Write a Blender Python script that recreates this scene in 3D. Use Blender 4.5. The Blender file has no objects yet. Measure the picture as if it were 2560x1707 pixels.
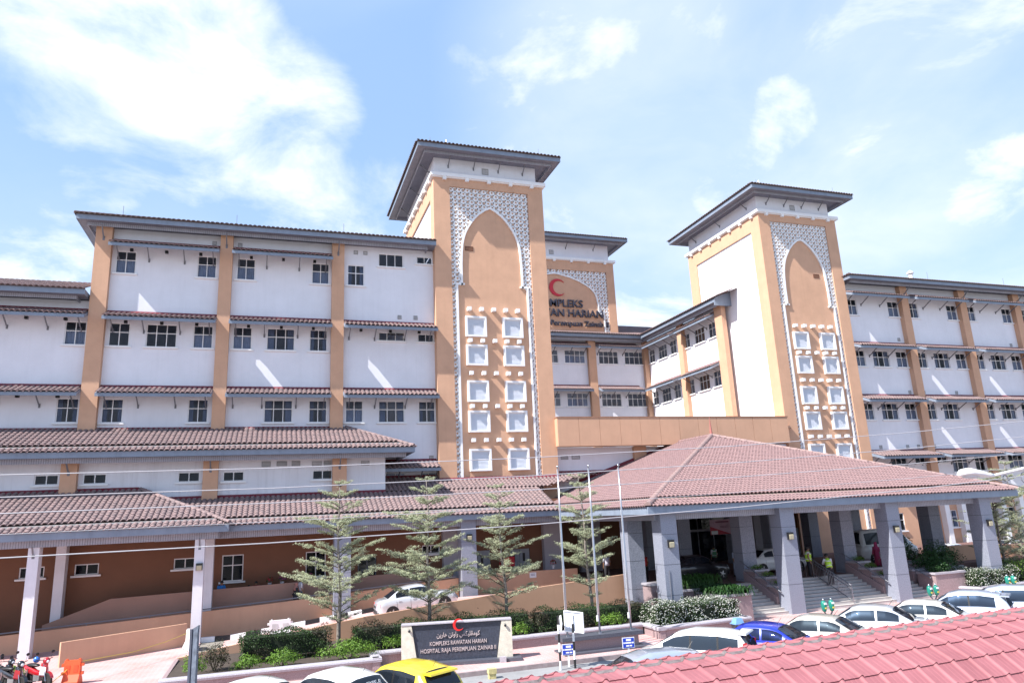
import bpy, bmesh, math, random
from mathutils import Vector, Matrix
random.seed(7)
R = math.radians
scn = bpy.context.scene
COL = scn.collection
# ------------------------------------------------------------------ camera
cam_d = bpy.data.cameras.new("camera"); cam = bpy.data.objects.new("camera", cam_d); COL.objects.link(cam)
yaw, pit, rol = R(18.855), R(13.444), R(-2.666)
fw = Vector((math.sin(yaw)*math.cos(pit), math.cos(yaw)*math.cos(pit), math.sin(pit)))
rt = Vector((math.cos(yaw), -math.sin(yaw), 0)); up = rt.cross(fw)
rt, up = math.cos(rol)*rt+math.sin(rol)*up, -math.sin(rol)*rt+math.cos(rol)*up
m3 = Matrix((rt, up, -fw)).transposed()
cam.matrix_world = Matrix.Translation((0, 0, 5.5)) @ m3.to_4x4()
cam_d.sensor_width = 36; cam_d.sensor_fit = 'HORIZONTAL'; cam_d.lens = 25.148
cam_d.clip_start = .2; cam_d.clip_end = 3000
scn.camera = cam
CAM = Vector((0, 0, 5.5))
# ------------------------------------------------------------------ light and sky
SUN = Vector((-.855, -.233, 1.0)).normalized()
sun_d = bpy.data.lights.new("sun", 'SUN'); sun_d.energy = 4.8; sun_d.angle = R(.53); sun_d.color = (1, .955, .9)
sun = bpy.data.objects.new("sun", sun_d); COL.objects.link(sun)
sun.rotation_euler = SUN.to_track_quat('Z', 'Y').to_euler(); sun.location = (-20, -10, 60)
W = bpy.data.worlds.new("World"); scn.world = W; W.use_nodes = True
nt = W.node_tree; nt.nodes.clear()
def nd(t, nt_=None, **k):
    n = (nt_ or nt).nodes.new(t)
    for a, b in k.items():
        if a == 'i':
            for q, v in b.items(): n.inputs[q].default_value = v
        else: setattr(n, a, b)
    return n
def lk(a, b, nt_=None): (nt_ or nt).links.new(a, b)
sky = nd('ShaderNodeTexSky', sky_type='NISHITA', sun_disc=False)
sky.sun_elevation = math.asin(SUN.z); sky.sun_rotation = math.atan2(SUN.x, SUN.y)
sky.air_density = 1.0; sky.dust_density = .6; sky.ozone_density = 1.6; sky.altitude = 10
tc = nd('ShaderNodeTexCoord'); dirn = tc.outputs['Generated']
# flatten the direction onto a cloud deck so that clouds shrink towards the horizon
sep = nd('ShaderNodeSeparateXYZ'); lk(dirn, sep.inputs[0])
zc = nd('ShaderNodeMath', operation='MAXIMUM', i={1: .0}); lk(sep.outputs[2], zc.inputs[0])
zc2 = nd('ShaderNodeMath', operation='ADD', i={1: .22}); lk(zc.outputs[0], zc2.inputs[0])
comb = nd('ShaderNodeCombineXYZ')
for k in (0, 1):
    d = nd('ShaderNodeMath', operation='DIVIDE'); lk(sep.outputs[k], d.inputs[0]); lk(zc2.outputs[0], d.inputs[1]); lk(d.outputs[0], comb.inputs[k])
n1 = nd('ShaderNodeTexNoise', i={'Scale': 3.4, 'Detail': 10, 'Roughness': .6, 'Distortion': .35}); lk(comb.outputs[0], n1.inputs['Vector'])
n2 = nd('ShaderNodeTexNoise', i={'Scale': 1.0, 'Detail': 5, 'Roughness': .55, 'Distortion': .6})
mp = nd('ShaderNodeMapping', i={'Location': (3.3, 1.7, 0)}); lk(comb.outputs[0], mp.inputs[0]); lk(mp.outputs[0], n2.inputs['Vector'])
# cloud banks seen in the picture: direction, angular radius (deg), weight
LOBES = [
    ((-0.170, 0.825, 0.540), 8, .40), ((-0.110, 0.835, 0.539), 7, .44), ((-0.220, 0.805, 0.551), 6, .34), ((-0.046, 0.856, 0.515), 6, .38),
    ((0.016, 0.861, 0.509), 5, .36), ((-0.066, 0.882, 0.467), 5, .33), ((-0.013, 0.898, 0.439), 5, .32), ((0.032, 0.915, 0.402), 6, .34),
    ((-0.203, 0.888, 0.413), 3, .26), ((0.099, 0.908, 0.406), 5, .30), ((-0.275, 0.914, 0.297), 5, .32), ((0.351, 0.759, 0.549), 11, .20),
    ((0.446, 0.697, 0.562), 10, .23), ((0.559, 0.632, 0.538), 10, .24), ((0.658, 0.569, 0.494), 9, .23), ((0.593, 0.656, 0.467), 3, .42),
    ((0.572, 0.697, 0.432), 3, .40), ((0.546, 0.731, 0.409), 3, .34), ((0.723, 0.555, 0.410), 7, .22), ((0.777, 0.531, 0.338), 4, .34),
    ((0.480, 0.839, 0.257), 4, .36), ((0.374, 0.841, 0.390), 5, .22), ((0.737, 0.481, 0.476), 8, .24),
]
acc = None
for (dx, dy, dz), rad, wt in LOBES:
    v = nd('ShaderNodeVectorMath', operation='DOT_PRODUCT'); v.inputs[1].default_value = (dx, dy, dz); lk(dirn, v.inputs[0])
    mr = nd('ShaderNodeMapRange', interpolation_type='SMOOTHERSTEP', i={1: math.cos(R(rad*1.45)), 2: math.cos(R(rad*.25)), 3: 0., 4: wt}); lk(v.outputs['Value'], mr.inputs[0])
    if acc is None: acc = mr.outputs[0]
    else:
        a = nd('ShaderNodeMath', operation='MAXIMUM'); lk(acc, a.inputs[0]); lk(mr.outputs[0], a.inputs[1]); acc = a.outputs[0]
# outside the picture the same broken cloud goes on: a broad noise stands in for the banks
n3 = nd('ShaderNodeTexNoise', i={'Scale': .8, 'Detail': 2}); lk(comb.outputs[0], n3.inputs['Vector'])
b3 = nd('ShaderNodeMapRange', i={1: .5, 2: .75, 3: 0, 4: .22}); lk(n3.outputs[0], b3.inputs[0])
mx = nd('ShaderNodeMath', operation='MAXIMUM'); lk(acc, mx.inputs[0]); lk(b3.outputs[0], mx.inputs[1])
sm = nd('ShaderNodeMath', operation='ADD'); lk(mx.outputs[0], sm.inputs[0]); lk(n1.outputs[0], sm.inputs[1])
den = nd('ShaderNodeMapRange', interpolation_type='SMOOTHSTEP', i={1: .62, 2: 1.06, 3: 0, 4: 1}); lk(sm.outputs[0], den.inputs[0])
veil = nd('ShaderNodeMapRange', interpolation_type='SMOOTHSTEP', i={1: .44, 2: .78, 3: 0.0, 4: .45}); lk(n2.outputs[0], veil.inputs[0])
den2 = nd('ShaderNodeMath', operation='MAXIMUM'); lk(den.outputs[0], den2.inputs[0]); lk(veil.outputs[0], den2.inputs[1])
# thin haze towards the horizon
hz = nd('ShaderNodeMapRange', interpolation_type='SMOOTHSTEP', i={1: .0, 2: .5, 3: .72, 4: 0.03}); lk(sep.outputs[2], hz.inputs[0])
den3 = nd('ShaderNodeMath', operation='MAXIMUM'); lk(den2.outputs[0], den3.inputs[0]); lk(hz.outputs[0], den3.inputs[1])
shade = nd('ShaderNodeMapRange', i={1: .35, 2: .75, 3: .0, 4: 1}); lk(n1.outputs[0], shade.inputs[0])
ccol = nd('ShaderNodeMix', data_type='RGBA'); ccol.inputs[6].default_value = (4.6, 5.2, 6.1, 1); ccol.inputs[7].default_value = (6.6, 6.6, 6.7, 1)
lk(shade.outputs[0], ccol.inputs[0])
vl = nd('ShaderNodeVectorMath', operation='DOT_PRODUCT'); vl.inputs[1].default_value = (.56, .66, .50); lk(dirn, vl.inputs[0])
vm = nd('ShaderNodeMapRange', interpolation_type='SMOOTHERSTEP', i={1: math.cos(R(27)), 2: math.cos(R(4)), 3: 0, 4: .62}); lk(vl.outputs['Value'], vm.inputs[0])
vn = nd('ShaderNodeMapRange', i={1: .3, 2: .62, 3: .45, 4: 1}); lk(n2.outputs[0], vn.inputs[0])
vq = nd('ShaderNodeMath', operation='MULTIPLY'); lk(vm.outputs[0], vq.inputs[0]); lk(vn.outputs[0], vq.inputs[1])
den4 = nd('ShaderNodeMath', operation='MAXIMUM'); lk(den3.outputs[0], den4.inputs[0]); lk(vq.outputs[0], den4.inputs[1])
air = nd('ShaderNodeMix', data_type='RGBA', i={0: .62}); lk(sky.outputs[0], air.inputs[6]); air.inputs[7].default_value = (2.35, 3.7, 6.1, 1)   # moist tropical air over the clear-sky model
skc = nd('ShaderNodeMix', data_type='RGBA'); lk(den4.outputs[0], skc.inputs[0]); lk(air.outputs[2], skc.inputs[6]); lk(ccol.outputs[2], skc.inputs[7])
bg = nd('ShaderNodeBackground', i={1: .1}); lk(skc.outputs[2], bg.inputs[0])
wo = nd('ShaderNodeOutputWorld'); lk(bg.outputs[0], wo.inputs[0])
vs = scn.view_settings
vs.view_transform = 'Standard'; vs.look = 'None'; vs.gamma = 1; vs.use_curve_mapping = False
vs.exposure = 1.08
scn.cycles.max_bounces = 8; scn.cycles.use_denoising = True
scn.cycles.transparent_max_bounces = 12
# ------------------------------------------------------------------ materials
MATS = {}
def mat(name, col, rough=.7, var=.12, scale=1.5, bump=0, bscale=30, metal=0, col2=None, spec=.5, coat=0, streak=0, alpha=None):
    """procedural paint / plaster / stone: base colour broken by two noises, fine relief, optional vertical streaks"""
    if name in MATS: return MATS[name]
    m = bpy.data.materials.new(name); m.use_nodes = True; t = m.node_tree; b = t.nodes['Principled BSDF']
    b.inputs['Roughness'].default_value = rough; b.inputs['Metallic'].default_value = metal
    b.inputs['Specular IOR Level'].default_value = spec; b.inputs['Coat Weight'].default_value = coat
    g = nd('ShaderNodeNewGeometry', t)
    no = nd('ShaderNodeTexNoise', t, i={'Scale': scale, 'Detail': 6, 'Roughness': .65}); lk(g.outputs['Position'], no.inputs['Vector'], t)
    c2 = col2 or tuple(max(0, c*(1-var*2)) for c in col)
    c1 = col if col2 else tuple(min(1, c*(1+var)) for c in col)
    mx = nd('ShaderNodeMix', t, data_type='RGBA'); mx.inputs[6].default_value = (*c2, 1); mx.inputs[7].default_value = (*c1, 1)
    rm = nd('ShaderNodeMapRange', t, i={1: .28, 2: .68}); lk(no.outputs[0], rm.inputs[0], t); lk(rm.outputs[0], mx.inputs[0], t)
    out = mx.outputs[2]
    if streak:
        mp = nd('ShaderNodeMapping', t, i={'Scale': (2.2, 2.2, .12)}); lk(g.outputs['Position'], mp.inputs[0], t)
        ns = nd('ShaderNodeTexNoise', t, i={'Scale': 1.6, 'Detail': 5, 'Roughness': .7}); lk(mp.outputs[0], ns.inputs['Vector'], t)
        r2 = nd('ShaderNodeMapRange', t, i={1: .5, 2: .78, 3: 0, 4: streak}); lk(ns.outputs[0], r2.inputs[0], t)
        m2 = nd('ShaderNodeMix', t, data_type='RGBA', blend_type='MULTIPLY'); m2.inputs[7].default_value = (.45, .43, .42, 1)
        lk(r2.outputs[0], m2.inputs[0], t); lk(out, m2.inputs[6], t); out = m2.outputs[2]
    lk(out, b.inputs['Base Color'], t)
    if bump:
        nb = nd('ShaderNodeTexNoise', t, i={'Scale': bscale, 'Detail': 4}); lk(g.outputs['Position'], nb.inputs['Vector'], t)
        bp = nd('ShaderNodeBump', t, i={'Strength': bump, 'Distance': .02}); lk(nb.outputs[0], bp.inputs['Height'], t); lk(bp.outputs[0], b.inputs['Normal'], t)
    MATS[name] = m
    return m
def stripes(name, col, axis=0, per=.1, duty=.82, dark=.45, rough=.6):
    """boards with narrow joints every PER metres along a world axis (fine slats, too far to pick apart)"""
    if name in MATS: return MATS[name]
    m = mat(name, col, rough, .08, 2.0); t = m.node_tree; b = t.nodes['Principled BSDF']
    src = b.inputs['Base Color'].links[0].from_socket
    g = nd('ShaderNodeNewGeometry', t); s = nd('ShaderNodeSeparateXYZ', t); lk(g.outputs['Position'], s.inputs[0], t)
    q = nd('ShaderNodeMath', t, operation='DIVIDE', i={1: per}); lk(s.outputs[axis], q.inputs[0], t)
    fr = nd('ShaderNodeMath', t, operation='FRACT'); lk(q.outputs[0], fr.inputs[0], t)
    gt = nd('ShaderNodeMapRange', t, i={1: duty-.06, 2: duty+.06}); lk(fr.outputs[0], gt.inputs[0], t)
    mx = nd('ShaderNodeMix', t, data_type='RGBA', blend_type='MULTIPLY'); mx.inputs[7].default_value = (dark, dark, dark, 1)
    lk(gt.outputs[0], mx.inputs[0], t); lk(src, mx.inputs[6], t); lk(mx.outputs[2], b.inputs['Base Color'], t)
    bp = nd('ShaderNodeBump', t, i={'Strength': .6, 'Distance': .02}); bp.invert = True; lk(gt.outputs[0], bp.inputs['Height'], t); lk(bp.outputs[0], b.inputs['Normal'], t)
    return m
def glassmat(name, tint, clear, rough=.04):
    if name in MATS: return MATS[name]
    m = bpy.data.materials.new(name); m.use_nodes = True; t = m.node_tree; t.nodes.clear()
    o = nd('ShaderNodeOutputMaterial', t); tr = nd('ShaderNodeBsdfTransparent', t, i={0: (*tint, 1)})
    p = nd('ShaderNodeBsdfPrincipled', t); p.inputs['Base Color'].default_value = (.012, .016, .024, 1); p.inputs['Roughness'].default_value = rough
    p.inputs['IOR'].default_value = 1.55
    mx = nd('ShaderNodeMixShader', t, i={0: clear}); lk(p.outputs[0], mx.inputs[1], t); lk(tr.outputs[0], mx.inputs[2], t); lk(mx.outputs[0], o.inputs[0], t)
    MATS[name] = m; return m
def leafmat(name, col, col2, trans=.25, scale=14):
    if name in MATS: return MATS[name]
    m = bpy.data.materials.new(name); m.use_nodes = True; t = m.node_tree; t.nodes.clear()
    o = nd('ShaderNodeOutputMaterial', t); g = nd('ShaderNodeNewGeometry', t)
    no = nd('ShaderNodeTexNoise', t, i={'Scale': scale, 'Detail': 2}); lk(g.outputs['Position'], no.inputs['Vector'], t)
    rm = nd('ShaderNodeMapRange', t, i={1: .35, 2: .65}); lk(no.outputs[0], rm.inputs[0], t)
    mx = nd('ShaderNodeMix', t, data_type='RGBA'); mx.inputs[6].default_value = (*col2, 1); mx.inputs[7].default_value = (*col, 1); lk(rm.outputs[0], mx.inputs[0], t)
    p = nd('ShaderNodeBsdfPrincipled', t); p.inputs['Roughness'].default_value = .5; p.inputs['Specular IOR Level'].default_value = .35; lk(mx.outputs[2], p.inputs['Base Color'], t)
    tl = nd('ShaderNodeBsdfTranslucent', t); lk(mx.outputs[2], tl.inputs[0], t)
    ms = nd('ShaderNodeMixShader', t, i={0: trans}); lk(p.outputs[0], ms.inputs[1], t); lk(tl.outputs[0], ms.inputs[2], t); lk(ms.outputs[0], o.inputs[0], t)
    MATS[name] = m; return m
M_WHITE = mat('white_plaster', (.75, .755, .81), .85, .03, .6, .15, 60, streak=.10)
M_OCHRE = mat('ochre_plaster', (.58, .345, .225), .8, .05, .9, .2, 50, streak=.12)
M_OCHRE2 = mat('ochre_smooth', (.56, .335, .22), .75, .05, .5, .06, 50, streak=.1)
M_TRIM = mat('white_trim', (.80, .80, .81), .6, .03, 1)
M_FASCIA = mat('blue_grey_fascia', (.21, .255, .33), .5, .07, 1.2, streak=.35)
M_BAND = stripes('slatted_band_x', (.34, .35, .41), 0, .11)
M_BANDY = stripes('slatted_band_y', (.34, .35, .41), 1, .11)
M_SOFF = stripes('soffit_boards_x', (.20, .205, .255), 0, .12, .88, .6)
M_SOFFY = stripes('soffit_boards_y', (.20, .205, .255), 1, .12, .88, .6)
M_STEEL = mat('grey_steel', (.16, .165, .19), .5, .05)
M_FLASH = mat('maroon_flashing', (.17, .022, .035), .55, .08)
M_TILE = mat('clay_tile', (.28, .19, .183), .8, .2, 3.2, .25, 40, col2=(.14, .112, .118))
M_TILE2 = mat('clay_tile_porch', (.265, .165, .163), .8, .2, 4.5, .2, 40, col2=(.175, .115, .117))
M_TILED = mat('clay_tile_dark', (.17, .115, .11), .8, .2, 3.0, col2=(.1, .075, .076))
M_GRAN = mat('grey_granite', (.25, .27, .335), .55, .22, 26, .08, 80)
M_GRAND = mat('dark_granite_coping', (.085, .09, .115), .4, .2, 30)
M_PINK = mat('pink_granite', (.33, .245, .25), .6, .2, 30, .08, 60, streak=.15)
M_COPE = mat('granite_coping', (.40, .38, .42), .55, .18, 30, .05, 60)
M_STEP = mat('step_tiles', (.47, .44, .42), .6, .08, 3)
M_PAVE = mat('pink_paving', (.50, .27, .255), .8, .18, 1.3, .3, 14, col2=(.43, .31, .31))
M_ROAD = mat('asphalt_worn', (.25, .25, .255), .9, .12, .8, .3, 40)
M_GLASS = glassmat('window_glass', (.88, .92, .98), .74)
M_GLASSD = glassmat('dark_glass', (.3, .33, .38), .12)
M_CURT = mat('curtain_cloth', (.72, .75, .86), .9, .08, 2.5)
M_ROOM = mat('dim_room', (.05, .05, .055), .9)
M_BLACK = mat('black_plastic', (.012, .012, .014), .45, .05)
M_CHROME = mat('polished_steel', (.5, .5, .53), .28, .02, metal=1)
M_VENT = mat('vent_grey', (.33, .33, .34), .6, .05)
M_RED = mat('crescent_red', (.52, .012, .03), .45, .03)
M_LET = mat('dark_lettering', (.03, .03, .05), .4, .02)
# ------------------------------------------------------------------ mesh builder
class MB:
    def __init__(s, T=None): s.v = []; s.f = []; s.T = T
    def p(s, *c):
        s.v.append(s.T(*c) if s.T else c); return len(s.v)-1
    def face(s, *pts): s.f.append([s.p(*q) for q in pts])
    def box(s, x0, x1, y0, y1, z0, z1):
        i = [s.p(x, y, z) for z in (z0, z1) for y in (y0, y1) for x in (x0, x1)]
        for q in ((0, 2, 3, 1), (4, 5, 7, 6), (0, 1, 5, 4), (2, 6, 7, 3), (0, 4, 6, 2), (1, 3, 7, 5)): s.f.append([i[k] for k in q])
        return s
    def hexa(s, a, b):
        """8-corner solid from two quads (bottom a, top b)"""
        i = [s.p(*q) for q in a]+[s.p(*q) for q in b]
        for q in ((3, 2, 1, 0), (4, 5, 6, 7), (0, 1, 5, 4), (1, 2, 6, 5), (2, 3, 7, 6), (3, 0, 4, 7)): s.f.append([i[k] for k in q])
        return s
    def prism(s, poly, fn, a, b, caps=True):
        """2-D polygon swept from a to b; fn(u, v, w) -> xyz"""
        n = len(poly); A = [s.p(*fn(u, v, a)) for u, v in poly]; B = [s.p(*fn(u, v, b)) for u, v in poly]
        for k in range(n): s.f.append([A[k], A[(k+1) % n], B[(k+1) % n], B[k]])
        if caps: s.f.append(A[::-1]); s.f.append(B)
        return s
    def tube(s, pts, r, n=6, caps=True):
        rings = []; pts = [Vector(q) for q in pts]
        for k, q in enumerate(pts):
            d = (pts[min(k+1, len(pts)-1)]-pts[max(k-1, 0)]).normalized()
            a = d.orthogonal().normalized() if abs(d.z) > .95 else d.cross(Vector((0, 0, 1))).normalized()
            b = d.cross(a); rr = r[k] if isinstance(r, (list, tuple)) else r
            rings.append([s.p(*(q+rr*(math.cos(2*math.pi*j/n)*a+math.sin(2*math.pi*j/n)*b))) for j in range(n)])
        for A, B in zip(rings, rings[1:]):
            for j in range(n): s.f.append([A[j], A[(j+1) % n], B[(j+1) % n], B[j]])
        if caps and n > 2: s.f.append(rings[0][::-1]); s.f.append(rings[-1])
        return s
    def lathe(s, prof, c, n=12, axis='z'):
        rings = []
        for r, h in prof:
            ring = []
            for j in range(n):
                a = 2*math.pi*j/n; u, v = r*math.cos(a), r*math.sin(a)
                ring.append(s.p(*((c[0]+u, c[1]+v, c[2]+h) if axis == 'z' else (c[0]+h, c[1]+u, c[2]+v) if axis == 'x' else (c[0]+u, c[1]+h, c[2]+v))))
            rings.append(ring)
        for A, B in zip(rings, rings[1:]):
            for j in range(n): s.f.append([A[j], A[(j+1) % n], B[(j+1) % n], B[j]])
        s.f.append(rings[0][::-1]); s.f.append(rings[-1]); return s
    def blob(s, c, r, n=8, m=5):
        prof = [(max(1e-4, math.sin(math.pi*k/m)), -math.cos(math.pi*k/m)) for k in range(m+1)]
        rings = [[s.p(c[0]+r[0]*q*math.cos(2*math.pi*j/n), c[1]+r[1]*q*math.sin(2*math.pi*j/n), c[2]+r[2]*h) for j in range(n)] for q, h in prof]
        for A, B in zip(rings, rings[1:]):
            for j in range(n): s.f.append([A[j], A[(j+1) % n], B[(j+1) % n], B[j]])
        return s
    def mesh(s, name, m, smooth=False):
        me = bpy.data.meshes.new(name); me.from_pydata(s.v, [], s.f); me.materials.append(m)
        b = bmesh.new(); b.from_mesh(me); bmesh.ops.recalc_face_normals(b, faces=b.faces); b.to_mesh(me); b.free()
        if smooth: me.polygons.foreach_set('use_smooth', [True]*len(me.polygons))
        return me
    def build(s, name, m, parent=None, smooth=False, kind=None, label=None):
        return put(name, s.mesh(name, m, smooth), parent, kind, label)
def put(name, data, parent=None, kind=None, label=None, loc=None):
    o = bpy.data.objects.new(name, data); COL.objects.link(o)
    if parent:
        o.parent = parent
        if parent.get('wl'): o.matrix_parent_inverse = Matrix.Translation(-Vector(parent['wl']))
    if loc is not None: o.location = loc
    if kind: o['kind'] = kind
    if label: o['label'] = label
    return o
def thing(name, label, cat, loc=(0, 0, 0), group=None, rz=None, scale=None):
    """an Empty at the thing's base.  rz None: the parts are modelled in world coordinates; else in the thing's own"""
    o = bpy.data.objects.new(name, None); COL.objects.link(o); o.location = loc; o.empty_display_size = .3
    o['label'] = label; o['category'] = cat; o['kind'] = 'thing'
    if group: o['group'] = group
    if rz is None: o['wl'] = tuple(float(c) for c in loc)
    else: o.rotation_euler[2] = rz
    if scale: o.scale = (scale,)*3
    return o
def tag(o, label, cat, group=None):
    o['kind'] = 'thing'; o['label'] = label; o['category'] = cat
    if group: o['group'] = group
    return o
def struct(o): o['kind'] = 'structure'; return o
def copytree(o, parent=None):
    c = o.copy(); COL.objects.link(c)
    if parent: c.parent = parent; c.matrix_parent_inverse = o.matrix_parent_inverse.copy()
    for ch in o.children: copytree(ch, c)
    return c

# ------------------------------------------------------------------ building helpers
def front(Y): return lambda u, d, z: (u, Y+d, z)            # facade facing the camera (-y); d < 0 stands proud
def side(X): return lambda u, d, z: (X+d, u, z)             # facade facing -x
def tile_mesh(w, l, h=.075, lip=.045, m=None):
    mb = MB(); xs = []
    for k in range(7):
        a = math.pi*k/6; xs.append((w*(.02+.37*(1-math.cos(a))), h*math.sin(a)**.8))
    xs.append((w*1.02, .0))
    B = [mb.p(x, l, z) for x, z in xs]; F = [mb.p(x, 0, z+.03) for x, z in xs]; L = [mb.p(x, .004, z+.03-lip) for x, z in xs]
    for k in range(7): mb.f.append([F[k], F[k+1], B[k+1], B[k]]); mb.f.append([L[k], L[k+1], F[k+1], F[k]])
    me = bpy.data.meshes.new('tile'); me.from_pydata(mb.v, [], mb.f); me.materials.append(m or M_TILE)
    return me
TILE = tile_mesh(.28, .37); TILE_P = tile_mesh(.235, .34, .06, m=M_TILE2); TILE_D = tile_mesh(.28, .37, m=M_TILED)
def inside(poly, u, v):
    c = False; n = len(poly)
    for k in range(n):
        (a, b), (e, f) = poly[k], poly[(k+1) % n]
        if (b > v) != (f > v) and u < (e-a)*(v-b)/(f-b)+a: c = not c
    return c
def tile_field(P0, U, V, poly, w, e, off=.012):
    """tile places on the plane P0 + u U + v V (V points up the slope) inside the polygon"""
    P0, U, V = Vector(P0), Vector(U).normalized(), Vector(V).normalized(); N = U.cross(V)
    us = [q[0] for q in poly]; vs_ = [q[1] for q in poly]; out = []
    i0, i1, j1 = math.floor(min(us)/w), math.ceil(max(us)/w), math.ceil(max(vs_)/e)
    for j in range(j1):
        for i in range(i0, i1):
            if inside(poly, (i+.5)*w, (j+.42)*e):
                out.append((P0+U*(i*w)+V*(j*e-.02)+N*(off+random.uniform(0, .006)), U, V, N))
    return out
def lay_tiles(th, field, me, singles=300, rest='roof_tiles', of=None):
    """the SINGLES nearest tiles as objects of their own (children of their roof part), the rest as one part"""
    fld = sorted(field, key=lambda q: (q[0]-CAM).length)
    for P, U, V, N in fld[:singles]:
        o = put('tile', me, of(P) if callable(of) else (of or th)); M = Matrix((U, V, N)).transposed().to_4x4()
        o.matrix_basis = Matrix.Translation(P) @ M
    r = fld[singles:]
    if not r: return
    tv = [v.co.copy() for v in me.vertices]; tf = [list(p.vertices) for p in me.polygons]; V_, F_ = [], []
    for P, U, V, N in r:
        b = len(V_)
        for c in tv: V_.append(P+U*c.x+V*c.y+N*c.z)
        F_ += [[b+k for k in f] for f in tf]
    m2 = bpy.data.meshes.new(rest); m2.from_pydata(V_, [], F_); m2.materials.append(me.materials[0])
    put(rest, m2, th, 'stuff')
RIDGE = {}
def ridge(parent, a, b, r=.13, step=.42, m=None):
    """half-round cap tiles along a hip or ridge, each a piece of its own"""
    a, b = Vector(a), Vector(b); d = (b-a); n = max(1, int(d.length/step)); d.normalize()
    mb = MB(); s = Vector((d.y, -d.x, 0)).normalized(); up_ = s.cross(d)
    for k, rr in ((0, r), (step*1.08, r*.86)):
        for j in range(8):
            t = math.pi*j/7; mb.p(*(d*k+s*(rr*math.cos(t))+up_*(rr*math.sin(t)+.01)))
    for j in range(7): mb.f.append([j, j+1, 9+j, 8+j])
    mb.f.append(list(range(8)))
    me = mb.mesh('ridge_tile', m or M_TILE, False)
    for k in range(n): put('ridge_tile', me, parent, loc=a+d*(step*k))
def wall(mb, u0, u1, z0, z1, holes, depth=.2):
    us = sorted({u0, u1, *[h[0] for h in holes], *[h[1] for h in holes]}); zs = sorted({z0, z1, *[h[2] for h in holes], *[h[3] for h in holes]})
    us = [u for u in us if u0 <= u <= u1]; zs = [z for z in zs if z0 <= z <= z1]
    for a, b in zip(us, us[1:]):
        for c, d in zip(zs, zs[1:]):
            m, n = (a+b)/2, (c+d)/2
            if any(h[0] < m < h[1] and h[2] < n < h[3] for h in holes): continue
            mb.face((a, 0, c), (b, 0, c), (b, 0, d), (a, 0, d))
    for a, b, c, d in holes:
        for q in (((a, 0, c), (a, depth, c), (a, depth, d), (a, 0, d)), ((b, 0, c), (b, 0, d), (b, depth, d), (b, depth, c)),
                  ((a, 0, c), (b, 0, c), (b, depth, c), (a, depth, c)), ((a, 0, d), (a, depth, d), (b, depth, d), (b, 0, d))): mb.face(*q)
WCACHE = {}
def window_meshes(w, h, cols, rows, cur):
    key = (round(w, 2), round(h, 2), cols, rows, cur)
    if key in WCACHE: return WCACHE[key]
    f, g = .055, .05; fr = MB(); d0, d1 = .05, .11
    zr = [0, h] if rows == 1 else [0, h*.6, h]
    fr.box(0, f, d0, d1, 0, h); fr.box(w-f, w, d0, d1, 0, h); fr.box(f, w-f, d0, d1, 0, f); fr.box(f, w-f, d0, d1, h-f, h)
    panes = []
    for c in range(1, cols): fr.box(w*c/cols-g/2, w*c/cols+g/2, d0, d1, f, h-f)
    for z in zr[1:-1]:
        for c in range(cols): fr.box(w*c/cols+(f if c == 0 else g/2), w*(c+1)/cols-(f if c == cols-1 else g/2), d0+.004, d1-.004, z-g/2, z+g/2)
    for r in range(len(zr)-1):
        for c in range(cols):
            a, b = w*c/cols+g/2, w*(c+1)/cols-g/2; lo, hi = zr[r]+g/2, zr[r+1]-g/2
            me = MB().box(0, b-a, .075, .085, 0, hi-lo).mesh('pane', M_GLASS); panes.append((me, a, lo))
    sill = MB().box(-.13, w+.13, -.13, .2, -.1, -.005).mesh('sill', M_TRIM)
    ct = None
    if cur:
        mb = MB(); lo = [0, w*.5, w]; n = 40
        rg = ((0.02, .98),) if cur == 1 else ((0.02, .26), (.74, .98))
        for a, b in rg:
            prev = None
            for k in range(n+1):
                x = w*(a+(b-a)*k/n); y = .17+.03*math.sin(k*1.7)+.012*math.sin(k*.6)
                cu = (mb.p(x, y, .02), mb.p(x, y, h*(.62 if cur == 1 and rows > 1 else .97)))
                if prev: mb.f.append([prev[0], cu[0], cu[1], prev[1]])
                prev = cu
        ct = mb.mesh('curtain', M_CURT)
    WCACHE[key] = (fr.mesh('window', M_TRIM), panes, sill, ct); return WCACHE[key]
def window(th, T, u0, z0, w, h, cols=2, rows=2, cur=0, sidewall=False, sill=True, name='window'):
    fr, panes, sl, ct = window_meshes(w, h, cols, rows, cur)
    o = put(name, fr, th); o.location = T(u0+(w if sidewall else 0), 0, z0)
    if sidewall: o.rotation_euler[2] = -math.pi/2
    for me, a, lo in panes: put('pane', me, o, loc=(a, 0, lo))
    if sill: put('sill', sl, o)
    if ct: put('curtain', ct, o)
    return o
def bracket_mesh(drop=.55, reach=1.05):
    mb = MB(); mb.box(-.05, .05, -.03, 0, -drop-.12, -drop+.12)
    mb.hexa([(-.03, -.03, -drop-.03), (.03, -.03, -drop-.03), (.03, -.03, -drop+.04), (-.03, -.03, -drop+.04)], [(-.03, -reach, -.02), (.03, -reach, -.02), (.03, -reach, .05), (-.03, -reach, .05)])
    return mb.mesh('bracket', M_STEEL)
BRK = bracket_mesh()
LAMPBOX = MB().box(-.09, .09, -.5, -.3, -.16, 0).mesh('downlight', M_BLACK)
VENT_C = {}
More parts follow.
